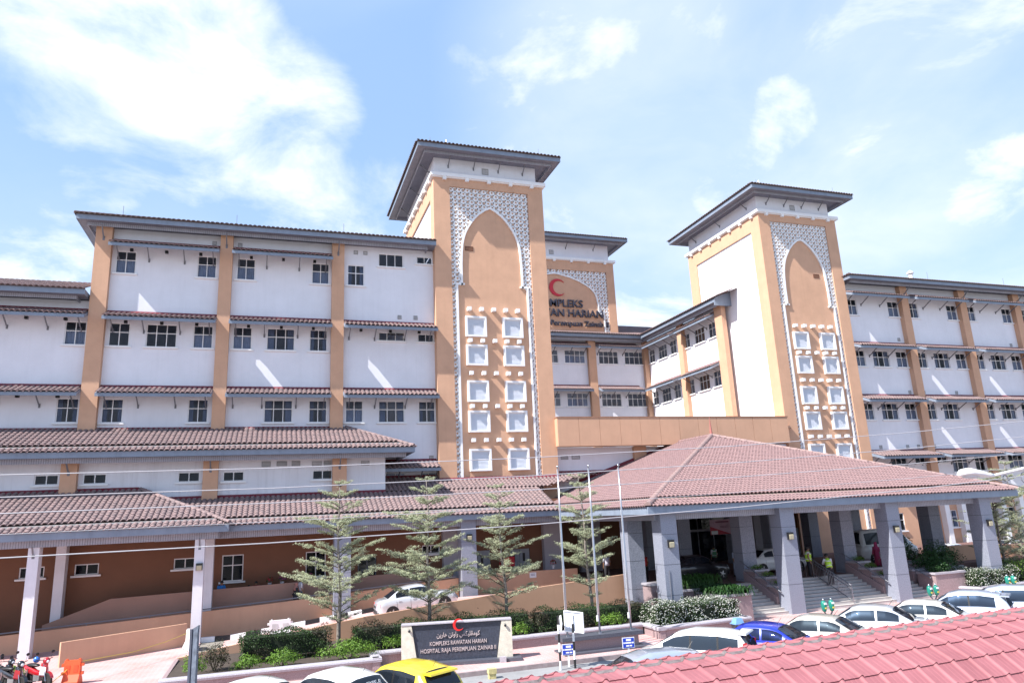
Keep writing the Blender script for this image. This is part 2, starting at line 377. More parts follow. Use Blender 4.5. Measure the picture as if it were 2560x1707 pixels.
def vent(th, T, u0, u1, z0, z1, m=None, sidewall=False, rec=True):
    mb = MB(T); mb.box(u0, u1, -.03, -.004, z0, z0+.03); mb.box(u0, u1, -.03, -.004, z1-.03, z1); mb.box(u0, u0+.03, -.03, -.004, z0+.03, z1-.03); mb.box(u1-.03, u1, -.03, -.004, z0+.03, z1-.03)
    n = max(3, int((z1-z0)/.07))
    for k in range(n):
        z = z0+.03+(z1-z0-.06)*(k+.2)/n; mb.hexa([(u0+.03, -.025, z), (u1-.03, -.025, z), (u1-.03, -.004, z+.03), (u0+.03, -.004, z+.03)], [(u0+.03, -.025, z+.012), (u1-.03, -.025, z+.012), (u1-.03, -.004, z+.042), (u0+.03, -.004, z+.042)])
    return mb.build('vent', m or M_VENT, th)
def canopy(th, T, u0, u1, zc, dist=1.3, brk=(0.06, .335, .665, .94), lamps=False, sidewall=False, field=None, endcap=True):
    """tiled sun canopy over a row of windows; zc = underside of its fascia"""
    mb = MB(T); a, b = zc+.16, zc+.70
    mb.hexa([(u0, -dist+.02, a), (u1, -dist+.02, a), (u1, 0, b), (u0, 0, b)], [(u0, -dist+.02, a+.05), (u1, -dist+.02, a+.05), (u1, 0, b+.05), (u0, 0, b+.05)])
    o = mb.build('canopy', M_SOFF if not sidewall else M_SOFFY, th)
    f = MB(T).box(u0-.02, u1+.02, -dist-.03, -dist+.015, zc, zc+.2)
    for s in ((u0-.02, u0+.02), (u1-.02, u1+.02)):
        f.hexa([(s[0], -dist+.015, zc), (s[1], -dist+.015, zc), (s[1], -.01, zc+.52), (s[0], -.01, zc+.52)], [(s[0], -dist+.015, zc+.19), (s[1], -dist+.015, zc+.19), (s[1], -.01, zc+.72), (s[0], -.01, zc+.72)])
    f.build('fascia', M_FASCIA, o)
    MB(T).hexa([(u0, -.16, zc+.72), (u1, -.16, zc+.72), (u1, -.004, zc+.72), (u0, -.004, zc+.72)], [(u0, -.03, zc+.88), (u1, -.03, zc+.88), (u1, -.004, zc+.88), (u0, -.004, zc+.88)]).build('flashing', M_FLASH, o)
    for k in brk:
        q = put('bracket', BRK, o, loc=T(u0+(u1-u0)*k, 0, zc+.15))
        if sidewall: q.rotation_euler[2] = -math.pi/2
    if lamps:
        for k in (.18, .5, .82): put('downlight', LAMPBOX, o, loc=T(u0+(u1-u0)*k, 0, zc+.17))
    if field is not None:
        e = T(u0, -dist-.08, zc+.2); g = T(u0, 0, zc+.74)
        V = Vector(g)-Vector(e); L = V.length
        if sidewall:
            P = T(u1, -dist-.08, zc+.2); U = (0, -1, 0)
        else: P = e; U = (1, 0, 0)
        w = (u1-u0)/max(1, round((u1-u0)/.28))
        fl = tile_field(P, U, V, [(0, 0), (u1-u0, 0), (u1-u0, L-.1), (0, L-.1)], w, .335)
        field += [(q, o) for q in fl]
    return o
def lay_canopy_tiles(th, field, singles=300):
    fld = sorted(field, key=lambda q: (q[0][0]-CAM).length)
    for (P, U, V, N), o in fld[:singles]:
        t = put('tile', TILE, o); t.matrix_basis = Matrix.Translation(P) @ Matrix((U, V, N)).transposed().to_4x4()
    if fld[singles:]: lay_tiles(th, [q for q, o in fld[singles:]], TILE, 0, 'canopy_tiles')
def ring(mb, x0, x1, y0, y1, t, z0, z1):
    mb.box(x0, x1, y0, y0+t, z0, z1); mb.box(x0, x1, y1-t, y1, z0, z1); mb.box(x0, x0+t, y0+t, y1-t, z0, z1); mb.box(x1-t, x1, y0+t, y1-t, z0, z1)
def eaves(roof, x0, x1, y0, y1, zt, wx0, wx1, wy0, wy1, fas=.3, inset=.5, drop=.22):
    """overhanging eaves round a wall rectangle: fascia, soffit and a slatted band hung below it"""
    t = .04
    for q in ((x0, x1, y0, y0+t), (x0, x1, y1-t, y1), (x0, x0+t, y0+t, y1-t), (x1-t, x1, y0+t, y1-t)): MB().box(*q, zt-fas, zt).build('fascia', M_FASCIA, roof)
    zs = zt-fas+.03; A, B, C_, D_ = (x0+t, y0+t, zs), (x1-t, y0+t, zs), (x1-t, y1-t, zs), (x0+t, y1-t, zs); a, b, c, d = (wx0, wy0, zs), (wx1, wy0, zs), (wx1, wy1, zs), (wx0, wy1, zs)
    for k, q in enumerate(((A, B, b, a), (B, C_, c, b), (C_, D_, d, c), (D_, A, a, d))):
        mb = MB(); mb.face(*q); mb.build('soffit', M_SOFFY if k % 2 else M_SOFF, roof)
    i = inset; e = .05
    for k, q in enumerate(((x0+i, x1-i, y0+i, y0+i+e), (x0+i, x1-i, y1-i-e, y1-i), (x0+i, x0+i+e, y0+i+e, y1-i-e), (x1-i-e, x1-i, y0+i+e, y1-i-e))): MB().box(*q, zs-drop, zs-.002).build('slat_band', M_BANDY if k > 1 else M_BAND, roof)
def hip_slabs(x0, x1, y0, y1, z, sl):
    """hip roof faces over a rectangle: list of (corner list) and the ridge ends"""
    w, d = x1-x0, y1-y0; h = min(w, d)/2
    if w >= d: a, b = (x0+h, (y0+y1)/2, z+sl*h), (x1-h, (y0+y1)/2, z+sl*h)
    else: a, b = ((x0+x1)/2, y0+h, z+sl*h), ((x0+x1)/2, y1-h, z+sl*h)
    A, B, C_, D_ = (x0, y0, z), (x1, y0, z), (x1, y1, z), (x0, y1, z)
    if w >= d: return [[A, B, b, a], [B, C_, b], [C_, D_, a, b], [D_, A, a]], a, b
    return [[A, B, a], [B, C_, b, a], [C_, D_, b], [D_, A, a, b]], a, b
def rod(th, x, y, z, h=.9, r=.015, name='lightning_rod'): return MB().tube([(x, y, z), (x, y, z+h)], r, 5).build(name, M_STEEL, th)
def text_obj(name, s, size, T_loc, rot, m, parent, ext=.02, align='CENTER', xs=1.0, bold=0, font=None):
    c = bpy.data.curves.new(name, 'FONT'); c.body = s; c.size = size; c.extrude = ext; c.align_x = align; c.offset = bold; c.resolution_u = 3
    if font: c.font = font
    tmp = bpy.data.objects.new('tmp', c); COL.objects.link(tmp); bpy.context.view_layer.update()
    me = bpy.data.meshes.new_from_object(tmp.evaluated_get(bpy.context.evaluated_depsgraph_get())); bpy.data.objects.remove(tmp)
    me.materials.clear(); me.materials.append(m)
    o = put(name, me, parent); o.location = T_loc; o.rotation_euler = rot; o.scale = (xs, 1, 1)
    return o
def crescent(mb, cx, y0, y1, cz, r, mouth=.0):
    n = 26; out = []
    for k in range(n+1):
        a = R(38)+R(284)*k/n; out.append((cx+r*math.cos(a), cz+r*math.sin(a)))
    c2, r2 = cx+r*.245, r*.80
    e0, e1 = out[-1], out[0]
    a1 = math.atan2(e0[1]-cz, e0[0]-c2); a0 = math.atan2(e1[1]-cz, e1[0]-c2)
    inn = []
    for k in range(1, n):
        a = a1+(a0-2*math.pi-a1 if a0 < a1 else a0-a1)*k/n if False else (a1 % (2*math.pi))+((a0 % (2*math.pi))-(a1 % (2*math.pi)))*k/n
        inn.append((c2+r2*math.cos(a), cz+r2*math.sin(a)))
    N = len(out)
    def sect(k):   # pair outer k with an inner point
        j = N-1-k
        return inn[min(max(j-1, 0), len(inn)-1)]
    pa = [(o, (e1 if k == 0 else e0 if k == N-1 else sect(k))) for k, o in enumerate(out)]
    for (o1, i1), (o2, i2) in zip(pa, pa[1:]):
        for y in (y0, y1): mb.face((o1[0], y, o1[1]), (o2[0], y, o2[1]), (i2[0], y, i2[1]), (i1[0], y, i1[1]))
        mb.face((o1[0], y0, o1[1]), (o2[0], y0, o2[1]), (o2[0], y1, o2[1]), (o1[0], y1, o1[1]))
        mb.face((i1[0], y0, i1[1]), (i2[0], y0, i2[1]), (i2[0], y1, i2[1]), (i1[0], y1, i1[1]))
    return mb

# ------------------------------------------------------------------ hospital wings (facades)
W2, W3 = 1.13, 1.72
def facade(th, Y, x0, x1, z0, z1, wins, name='wall', m=None, extra=()):
    """front wall with openings, and its windows: (u0, z0, w, h, cols, rows, curtain)"""
    T = front(Y); mb = MB(T)
    wall(mb, x0, x1, z0, z1, [(u, u+w, z, z+h) for u, z, w, h, *_ in wins]+list(extra)); o = mb.build(name, m or M_WHITE, th)
    for u, z, w, h, c, r, cu in wins: window(th, T, u, z, w, h, c, r, cu)
    return o
def pillar(th, x0, x1, y0, y1, z0, z1, m=None, name='pillar'): return MB().box(x0, x1, y0, y1, z0, z1).build(name, m or M_OCHRE, th)
def shell(th, x0, x1, y0, y1, z0, z1, m=None, left=True, right=True, y0_=None):
    """sides, back and ceiling of a block whose front wall is built apart"""
    mb = MB()
    if left: mb.face((x0, y0, z0), (x0, y1, z0), (x0, y1, z1), (x0, y0, z1))
    if right: mb.face((x1, y0, z0), (x1, y1, z0), (x1, y1, z1), (x1, y0, z1))
    mb.face((x0, y1, z0), (x1, y1, z0), (x1, y1, z1), (x0, y1, z1)); mb.face((x0, y0, z1), (x1, y0, z1), (x1, y1, z1), (x0, y1, z1))
    return mb.build('side_wall', m or M_WHITE, th)
def long_roof(th, x0, x1, y0, y1, zt, wx0, wx1, wy0, wy1, sl=.4, me=None, rows=2, singles=120, left_rows=True):
    fc, a, b = hip_slabs(x0-.05, x1, y0-.05, y1, zt, sl)
    mb = MB()
    for f in fc: mb.face(*f)
    roof = mb.build('roof', M_TILED, th)
    eaves(roof, x0, x1, y0, y1, zt, wx0, wx1, wy0, wy1)
    V = Vector((0, 1, sl)); h = (y1-y0)/2 if x1-x0 > y1-y0 else (x1-x0)/2; L = h*math.sqrt(1+sl*sl)
    n = min(L, rows*.335) if rows else L
    fld = tile_field((x0-.1, y0-.1, zt+.0), (1, 0, 0), V, [(0, 0), (x1-x0+.1, 0), (x1-x0+.1-n*.9*0, n), (n*.93, n)], .28, .335)
    if left_rows:
        n2 = min(L, max(rows, 1)*.335)
        fld += tile_field((x0-.1, y1, zt+.0), (0, -1, 0), (1, 0, sl), [(0, 0), (y1-y0+.1, 0), (y1-y0+.1-n2*.93, n2), (n2*.93, n2)], .28, .335)
    lay_tiles(th, fld, me or TILE_D, singles, of=roof)
    MB().box(x0, x1, y0-.03, y0+.03, zt+.002, zt+.1).build('eaves_filler', M_TILED, roof); MB().box(x0-.03, x0+.03, y0+.03, y1, zt+.002, zt+.1).build('eaves_filler', M_TILED, roof)
    ridge(roof, (x0-.06, y0-.06, zt+.02), a, .14, .45, M_TILED)
    return roof
ROWG = 'windows'
# ---- west wing (four storeys beside the tall tower)
wing = thing('hospital_wing', 'white four-storey hospital wing with ochre pillars beside the taller arched tower', 'building', (0, 47.2, 0))
T47 = front(47.2)
wins = [(-9.5, 20.96, W2, 1.45, 2, 2, 1), (-4.85, 20.96, W2, 1.45, 2, 2, 1), (-2.5, 20.96, W2, 1.45, 2, 2, 1), (2.2, 20.96, W2, 1.45, 2, 2, 1), (4.53, 20.98, W2, 1.47, 2, 2, 2),
        (6.63, 22.47, W3, .95, 3, 1, 0), (9.3, 22.84, 1.1, .54, 2, 1, 0)]
for k, (a, b) in enumerate(((-9.53, -2.54), (-2.54, 4.5))):
    wins += [(a, 16.34, W2, 1.45, 2, 2, (0, 1)[k]), (a+2.03, 16.34, W3, 1.45, 3, 2, (0, 2)[k]), (a+4.68, 16.34, W2, 1.45, 2, 2, (1, 2)[k])]
wins += [(6.62, 17.18, W3, .6, 3, 1, 0), (9.3, 17.18, 1.1, .57, 2, 1, 0)]
wins += [(-9.56, 11.7, W2, 1.43, 2, 2, 2), (-4.9, 11.7, W2, 1.43, 2, 2, 2), (-.53, 11.68, W3, 1.43, 3, 2, 2), (2.18, 11.67, W2, 1.43, 2, 2, 2), (4.47, 11.66, W2, 1.43, 2, 2, 1), (6.61, 11.65, W3, 1.43, 3, 2, 2), (9.28, 11.65, W2, 1.43, 2, 2, 2)]
wins += [(7.05, 7.83, 1.3, .56, 2, 1, 0), (9.33, 7.81, 1.1, .54, 2, 1, 0)]
facade(wing, 47.2, -10.6, 10.46, 5.0, 23.83, wins)
shell(wing, -10.6, 10.46, 47.2, 59, 5.0, 23.83, right=False)
for a, b in ((-10.62, -9.72), (-3.52, -2.76), (3.48, 4.28)):
    pillar(wing, a, b, 46.75, 47.3, 5.2, 23.82)
    q = put('bracket', BRK, wing, loc=((a+b)/2, 46.75, 23.6)); q.scale = (1.2, .75, 1.1)
roof = long_roof(wing, -11.55, 10.44, 45.9, 60, 24.12, -10.6, 10.46, 47.2, 59.0)
for x in (-9.2, -2.6, 4.2): rod(wing, x, 46.6, 24.3, .85)
fld = []
bays = ((-9.7, -3.54), (-2.74, 3.46), (4.3, 10.42))
for z, bs, lp in ((22.27, bays[:2], True), (17.66, bays, True), (13.07, bays, False)):
    for a, b in bs: canopy(wing, T47, a, b, z, lamps=lp, field=fld)
canopy(wing, T47, 6.75, 10.42, 8.36, brk=(.3, .7, .97), field=fld)
lay_canopy_tiles(wing, fld, 300)
for u0, u1, z0, z1 in ((-4.04, -3.78, 23.19, 23.45), (-2.49, -2.23, 23.19, 23.45), (4.94, 5.22, 23.21, 23.49), (5.59, 5.86, 23.22, 23.49), (7.92, 8.19, 18.73, 19.01), (9.02, 9.3, 18.73, 19.02), (9.94, 10.23, 9.17, 9.44)): vent(wing, T47, u0, u1, z0, z1)
# tilted-open sashes of the toilet window
for k in (1, 2):
    u = 6.62+W3*k/3+.04; mb = MB(T47)
    mb.hexa([(u, .03, 17.72), (u+.5, .03, 17.72), (u+.5, -.3, 17.5), (u, -.3, 17.5)], [(u, .05, 17.745), (u+.5, .05, 17.745), (u+.5, -.28, 17.525), (u, -.28, 17.525)])
    mb.build('open_sash', M_GLASSD, wing)
# ---- lower continuation of the wing at the picture's edge
ext = thing('hospital_wing', 'lower three-storey white wing under a red tiled roof beyond the corner pillar', 'building', (-17, 47.2, 0))
Te = front(47.25)
facade(ext, 47.25, -24, -10.62, 5, 19.1, [(-11.87, 16.36, W2, 1.44, 2, 2, 1), (-16.6, 16.36, W2, 1.44, 2, 2, 1), (-11.9, 11.73, W2, 1.43, 2, 2, 2), (-16.6, 11.73, W2, 1.43, 2, 2, 2)])
shell(ext, -24, -10.63, 47.25, 52, 5, 19.1, right=False)
roof = long_roof(ext, -25.2, -10.7, 45.9, 52.7, 19.42, -24, -10.62, 47.25, 52, rows=0, singles=300, me=TILE, left_rows=False)
fld = []
for z in (17.72, 13.1):
    canopy(ext, Te, -16.9, -10.66, z, lamps=True, field=fld); canopy(ext, Te, -24, -17.6, z, field=fld)
lay_canopy_tiles(ext, fld, 90)
pillar(ext, -17.6, -16.9, 46.8, 47.3, 5.2, 19.1)
# ---- right wing behind the entrance
rw = thing('hospital_wing', 'white hospital wing with ochre pillars behind the street lamp and entrance roof', 'building', (60, 47.6, 0))
DR = 47.6; TR_ = front(DR); wins = []
for k in range(3):
    o = 47.22+6.95*k
    for z, h, mid in ((20.93, 1.42, False), (16.35, 1.42, True), (11.75, 1.42, True)):
        wins.append((o, z, W2, h, 2, 2, 2 if k % 2 else 1))
        if mid: wins.append((o+2.0, z, W3+.05, h, 3, 2, 2))
        if not (z < 12 and k == 1): wins.append((o+4.6, z, W2+.08, h, 2, 2, 1))
wins += [(49.3, 7.9, W3, .62, 3, 1, 0), (51.95, 8.02, W2, .5, 2, 1, 0), (54.4, 8.05, W2, .5, 2, 1, 0), (56.07, 7.2, 1.8, 1.39, 3, 2, 2), (58.7, 7.25, W2, 1.33, 2, 2, 0), (61.3, 8.1, W2, .5, 2, 1, 0), (62.74, 7.2, 1.8, 1.39, 3, 2, 1)]
wins += [(68.2, 20.93, W2, 1.42, 2, 2, 0), (68.2, 16.35, W2, 1.42, 2, 2, 0), (68.2, 11.75, W2, 1.42, 2, 2, 0)]
facade(rw, DR, 46.6, 82, 5.2, 23.75, wins)
low = [(54.3, 2.64, 1.2, 1.4, 2, 2, 2), (59.0, 2.64, 1.2, 1.4, 2, 2, 0), (61.0, 2.64, 1.2, 1.4, 2, 2, 0), (48.5, 2.64, 1.2, 1.4, 2, 2, 0)]
facade(rw, DR, 46.6, 82, 0, 5.2, low, 'ground_floor_wall', M_OCHRE2)
shell(rw, 46.6, 82, DR, 60, 0, 23.75)
for a in (53.05, 60.02, 66.97, 73.9): 
    pillar(rw, a, a+.8, DR-.45, DR+.05, 5.3, 23.7)
    q = put('bracket', BRK, rw, loc=(a+.4, DR-.45, 23.5)); q.scale = (1.2, .75, 1.1)
for a in (53.7, 55.6, 60.2, 62.4): pillar(rw, a, a+.5, DR-.5, DR+.05, 0, 5.2, M_TRIM, 'pilaster')
long_roof(rw, 46.65, 83, 46.2, 61, 24.05, 46.6, 82, DR, 60, singles=150)
fld = []; bays = ((46.7, 53.03), (53.87, 60.0), (60.84, 66.95), (67.8, 73.9))
for z in (22.27, 17.66, 13.07):
    for a, b in bays: canopy(rw, TR_, a, b, z, field=fld, dist=1.35)
for a, b in bays: canopy(rw, TR_, a, b, 8.35, field=fld, dist=1.9)
lay_canopy_tiles(rw, fld, 120)
for u, z in ((46.75, 18.7), (52.3, 18.7), (52.5, 14.0), (54.1, 14.0), (57.9, 14.0), (61.0, 14.0), (48.3, 9.3), (51.2, 9.3), (52.4, 9.3), (54.2, 9.3), (60.9, 9.3), (65.9, 18.6)): vent(rw, TR_, u, u+.3, z, z+.3)
mb = MB(); mb.lathe([(.22, 0), (.22, 3.6), (.2, 3.62)], (63.75, 55, 24.5), 12); mb.lathe([(.34, 3.7), (.36, 3.8), (.1, 4.05)], (63.75, 55, 24.5), 12)
for k in range(4): mb.box(63.75+.2*math.cos(k*1.57)-.02, 63.75+.2*math.cos(k*1.57)+.02, 55+.2*math.sin(k*1.57)-.02, 55+.2*math.sin(k*1.57)+.02, 28.1, 28.22)
mb.build('flue_pipe', M_TRIM, rw)
for x in (56.5, 66): rod(rw, x, 47, 24.4, .8)
# ---- rear wing closing the court between the towers
rear = thing('hospital_wing', 'set-back white court wing with ochre pillars between the two arched towers', 'building', (30, 67.2, 0))
TB = front(67.2); wins = []
for z in (20.36, 15.82): wins += [(26.8, z, W2, 1.4, 2, 2, 0), (28.65, z, 2.32, 1.4, 4, 2, 1), (32.56, z, 2.28, 1.4, 4, 2, 0), (35.6, z, 2.32, 1.4, 4, 2, 0), (21.8, z, 2.3, 1.4, 4, 2, 0)]
facade(rear, 67.2, 18.9, 38.3, 9, 22.9, wins)
MB().box(18.9, 44, 72.5, 72.6, 9, 22.9).build('back_wall', M_WHITE, rear); MB().box(18.9, 44, 67.25, 72.5, 22.86, 22.9).build('ceiling', M_WHITE, rear); MB().box(44, 44.1, 57, 72.5, 9, 22.9).build('back_wall', M_WHITE, rear); MB().box(38.35, 44, 52.7, 67.2, 22.86, 22.9).build('ceiling', M_WHITE, rear)
for a in (31.2, 37.75, 24.5): pillar(rear, a, a+(.85 if a < 37 else .55), 66.75, 67.3, 9, 22.88)
fld = []
for z in (21.78, 17.2):
    for a, b in ((18.95, 24.45), (25.4, 31.15), (32.1, 37.05)): canopy(rear, TB, a, b, z, dist=1.2, field=fld)
rf = MB(); rf.box(18.9, 37.0, 65.88, 65.93, 22.92, 23.26); rl = rf.build('fascia', M_FASCIA, rear)
MB().box(18.9, 37.4, 66.35, 66.4, 22.62, 22.93).build('slat_band', M_BAND, rear)
mb = MB(); mb.face((18.9, 65.93, 22.94), (37.0, 65.93, 22.94), (38.3, 67.2, 22.94), (18.9, 67.2, 22.94)); mb.build('soffit', M_SOFF, rear)
mb = MB(); mb.face((18.9, 65.8, 23.24), (36.9, 65.8, 23.24), (44.5, 73.4, 26.3), (18.9, 73.4, 26.3)); mb.face((36.9, 65.8, 23.24), (36.9, 51, 23.24), (44.5, 51, 26.3), (44.5, 73.4, 26.3)); rr = mb.build('roof', M_TILED, rear)
tf = tile_field((18.9, 65.75, 23.26), (1, 0, 0), (0, 1, .4), [(0, 0), (18.0, 0), (25.5, 8.1), (0, 8.1)], .28, .335)
tf += tile_field((36.85, 65.9, 23.26), (0, -1, 0), (1, 0, .4), [(0, 0), (14.9, 0), (14.9, 1.6), (0, 1.6)], .28, .335)
# court side wing, facing -x
TS = side(38.3); mb = MB(TS); hs = []
for z in (20.36, 15.82): hs += [(54.3, z, W2), (56.1, z, W3), (58.68, z, W2), (61.2, z, W2), (63.03, z, W3), (65.55, z, W2)]
wall(mb, 52.6, 67.2, 9, 22.9, [(u, u+w, z, z+1.42) for u, z, w in hs]); mb.build('wall', M_WHITE, rear)
for u, z, w in hs: window(rear, TS, u, z, w, 1.42, 3 if w > 1.5 else 2, 2, 0, True)
for u in (59.4, 52.6): MB(TS).box(u, u+1.1 if u < 55 else u+.85, -.4, .05, 9, 22.88).build('pillar', M_OCHRE, rear)
for z in (21.78, 17.2):
    for a, b in ((53.75, 59.35), (60.3, 65.9)): canopy(rear, TS, a, b, z, dist=1.25, sidewall=True, field=fld)
lay_canopy_tiles(rear, fld, 60)
lay_tiles(rear, tf, TILE, 60, of=rr)
MB().box(36.98, 37.03, 52.2, 65.88, 22.92, 23.26).build('fascia', M_FASCIA, rear); MB().box(37.4, 37.45, 52.4, 66.35, 22.62, 22.93).build('slat_band', M_BANDY, rear)
mb = MB(); mb.face((37.03, 52.3, 22.94), (38.3, 52.3, 22.94), (38.3, 67.2, 22.94), (37.03, 65.93, 22.94)); mb.build('soffit', M_SOFFY, rear)
MB().hexa([(36.98, 52.1, 22.6), (38.9, 52.1, 22.6), (38.9, 52.2, 22.6), (36.98, 52.2, 22.6)], [(36.98, 52.1, 23.3), (38.9, 52.1, 24.0), (38.9, 52.2, 24.0), (36.98, 52.2, 23.3)]).build('gable_board', M_FASCIA, rear)
# ------------------------------------------------------------------ towers
def arch_profile(s=1.0, hw=2.2, apex=27.25, spring=21.2):
    """half outline of the pointed arch, from apex down to the shoulder: (dx, z)"""
    H = apex-spring
    return [(x*hw/2.2*s, spring+(z-21.2)/6.05*H) for x, z in ((0, 27.25), (.34, 27.08), (.84, 26.70), (1.15, 26.36), (1.43, 25.97), (1.66, 25.6), (1.85, 25.2), (1.98, 24.8), (2.08, 24.35), (2.15, 23.7), (2.2, 22.7), (2.2, 21.2))]
def tower(name, label, cx, Y, hw, depth, zt, lat_hw, lat_top, arch, low_hw, base, wx=1.35, rows=(17.52, 15.48, 12.95, 10.88, 8.3), blocks=(19.37, 17.1, 14.8, 12.52, 10.22), pitch=.62, over=1.35, side_panel=True, dent=5, text=None, eave_dz=1.85, cell=None):
    """arched tower: zt = underside of the white cornice; arch = (apex z, shoulder z, half width)"""
    th = thing(name, label, 'tower', (cx, Y, 0)); x0, x1, y1 = cx-hw, cx+hw, Y+depth; T = front(Y); lh = lat_hw
    # piers either side and the head, standing proud of the lattice
    b = MB(); b.box(x0, cx-lh, Y, Y+1.2, base, zt); b.box(cx+lh, x1, Y, Y+1.2, base, zt); b.box(cx-lh, cx+lh, Y, Y+.6, lat_top, zt); b.build('front_pier', M_OCHRE, th)
    r = MB(); r.box(x0+.12, x0+.5, Y+1.2, y1-.02, base, zt); r.box(x1-.5, x1-.12, Y+1.2, y1-.02, base, zt); r.box(x0+.12, x1-.12, y1-.4, y1-.03, base, zt); r.build('side_wall', M_WHITE, th)
    b = MB()
    for xa, xb in ((x0, x0+.5), (x1-.5, x1)): b.box(xa, xb, y1-1.3, y1, base, zt); b.box(xa, xb, Y+1.2, y1-1.3, zt-1.35, zt)
    b.build('side_pier', M_OCHRE, th)
    # arch panel and lattice ground
    MB(T).box(cx-lh, cx+lh, .15, .5, base, lat_top).build('arch_panel', M_OCHRE, th)
    apex, shoulder, ahw = arch; pr = arch_profile(1, ahw, apex, shoulder)
    out = pr+[(low_hw, shoulder), (low_hw, base)]; wid = .13
    bd = MB(T)
    full = [(cx-u, z) for u, z in reversed(out)]+[(cx+u, z) for u, z in out[1:]]
    def off(k):
        a, b_ = full[max(k-1, 0)], full[min(k+1, len(full)-1)]
        tx, tz = b_[0]-a[0], b_[1]-a[1]; L = math.hypot(tx, tz) or 1
        return (full[k][0]-tz/L*wid, full[k][1]+tx/L*wid)
    for k in range(len(full)-1):
        p, q = full[k], full[k+1]
        if abs(p[1]-q[1]) < 1e-6 and abs(p[0]-q[0]) < 1:      # shoulder step
            bd.box(min(p[0], q[0])-wid, max(p[0], q[0])+wid, .02, .145, p[1], p[1]+wid); continue
        sgn = 1 if (p[0]+q[0])/2 > cx else -1
        if abs(p[0]-q[0]) < 1e-6: bd.box(min(p[0], p[0]+sgn*wid), max(p[0], p[0]+sgn*wid), .02, .145, min(p[1], q[1]), max(p[1], q[1])+.0); continue
        a, c = off(k), off(k+1)
        if k+1 == len(out)-1: c = (cx, apex+wid*1.25)
        if k == len(out)-1: a = (cx, apex+wid*1.25)
        bd.hexa([(p[0], .02, p[1]), (q[0], .02, q[1]), (c[0], .02, c[1]), (a[0], .02, a[1])], [(p[0], .145, p[1]), (q[0], .145, q[1]), (c[0], .145, c[1]), (a[0], .145, a[1])])
    bd.build('arch_border', M_TRIM, th)
    def halfw(z):
        if z >= apex: return 0
        if z <= shoulder: return low_hw
        for (xa, za), (xb, zb) in zip(pr, pr[1:]):
            if zb <= z <= za: return xa+(xb-xa)*(za-z)/(za-zb) if za > zb else xb
        return ahw
    lt = MB(T); px_, pz = cell or (.62, .59); Rr = px_*.445; bw = px_*.05
    nx, nz = int(lh*2/px_)+3, int((lat_top-base)/pz)+3
    for j in range(-1, nz*2):
        for i in range(-1, nx):
            sx = cx-lh+.12+(i+(.5 if j % 2 else 0))*px_; sz = lat_top-.16-j*pz/2
            for k in range(8):
                a0, a1 = math.pi/8+k*math.pi/4, math.pi/8+(k+3)*math.pi/4
                P, Q = (sx+Rr*math.cos(a0), sz+Rr*math.sin(a0)), (sx+Rr*math.cos(a1), sz+Rr*math.sin(a1))
                ok = [t for t in range(6) if (lambda u, z: abs(u-cx) < lh-.01 and base < z < lat_top-.01 and abs(u-cx) > halfw(z)+.03)(P[0]+(Q[0]-P[0])*(t+.5)/6, P[1]+(Q[1]-P[1])*(t+.5)/6)]
                if not ok: continue
                t0, t1 = ok[0]/6, (ok[-1]+1)/6
                A, B = (P[0]+(Q[0]-P[0])*t0, P[1]+(Q[1]-P[1])*t0), (P[0]+(Q[0]-P[0])*t1, P[1]+(Q[1]-P[1])*t1)
                L = math.hypot(B[0]-A[0], B[1]-A[1]); nxx, nzz = -(B[1]-A[1])/L*bw, (B[0]-A[0])/L*bw; d = .095+.008*(k % 3)
                F = [(A[0]+nxx, d, A[1]+nzz), (B[0]+nxx, d, B[1]+nzz), (B[0]-nxx, d, B[1]-nzz), (A[0]-nxx, d, A[1]-nzz)]
                lt.face(*F)
                G_ = [(u, .145, z) for u, _, z in F]
                lt.face(F[0], F[1], G_[1], G_[0]); lt.face(F[2], F[3], G_[3], G_[2])
    lt.build('lattice_screen', M_TRIM, th, kind='stuff')
    # shuttered windows and bosses
    fm = MB(); fm.box(-.75, .75, -.06, .16, -.73, -.61); fm.box(-.75, .75, -.06, .16, .61, .73); fm.box(-.75, -.63, -.06, .16, -.61, .61); fm.box(.63, .75, -.06, .16, -.61, .61)
    fm.box(-.63, -.57, .02, .12, -.61, .61); fm.box(.57, .63, .02, .12, -.61, .61); fm.box(-.57, .57, .02, .12, .55, .61); fm.box(-.57, .57, .13, .16, -.61, .55); fm = fm.mesh('shuttered_window', M_TRIM)
    sm_ = MB()
    for k in range(14):
        z = -.61+k*.083; sm_.hexa([(-.565, .06, z), (.565, .06, z), (.565, .10, z+.06), (-.565, .10, z+.06)], [(-.565, .065, z+.018), (.565, .065, z+.018), (.565, .105, z+.078), (-.565, .105, z+.078)])
    sm_ = sm_.mesh('louvre', mat('louvre_white', (.74, .77, .84), .45, .03))
    bm = MB().box(-.125, .125, -.22, .15, 0, .24).mesh('boss', M_TRIM)
    if rows:
        for z in rows:
            for s in (-1, 1):
                w = put('shuttered_window', fm, th, loc=(cx+s*wx, Y, z+.73)); put('louvre', sm_, w)
        for z in blocks:
            for k in range(5): put('boss', bm, th, loc=(cx-1.83+.893*k, Y, z))
    # cornice, attic, roof
    c = MB(); ring(c, x0-.22, x1+.22, Y-.22, y1+.22, .5, zt, zt+.26); ring(c, x0-.12, x1+.12, Y-.12, y1+.12, .4, zt-.07, zt); c.build('cornice', M_TRIM, th)
    dm = MB().box(-.13, .13, 0, .3, -.24, 0).mesh('dentil', M_TRIM)
    for k in range(dent): put('dentil', dm, th, loc=(x0+2*hw*(k+.48)/dent, Y-.2, zt))
    for k in range(7): q = put('dentil', dm, th, loc=(x0-.2, Y+depth*(k+.5)/7, zt)); q.rotation_euler[2] = -math.pi/2
    ze = zt+eave_dz
    A = MB(); a0, a1 = x0+.1, x1-.42
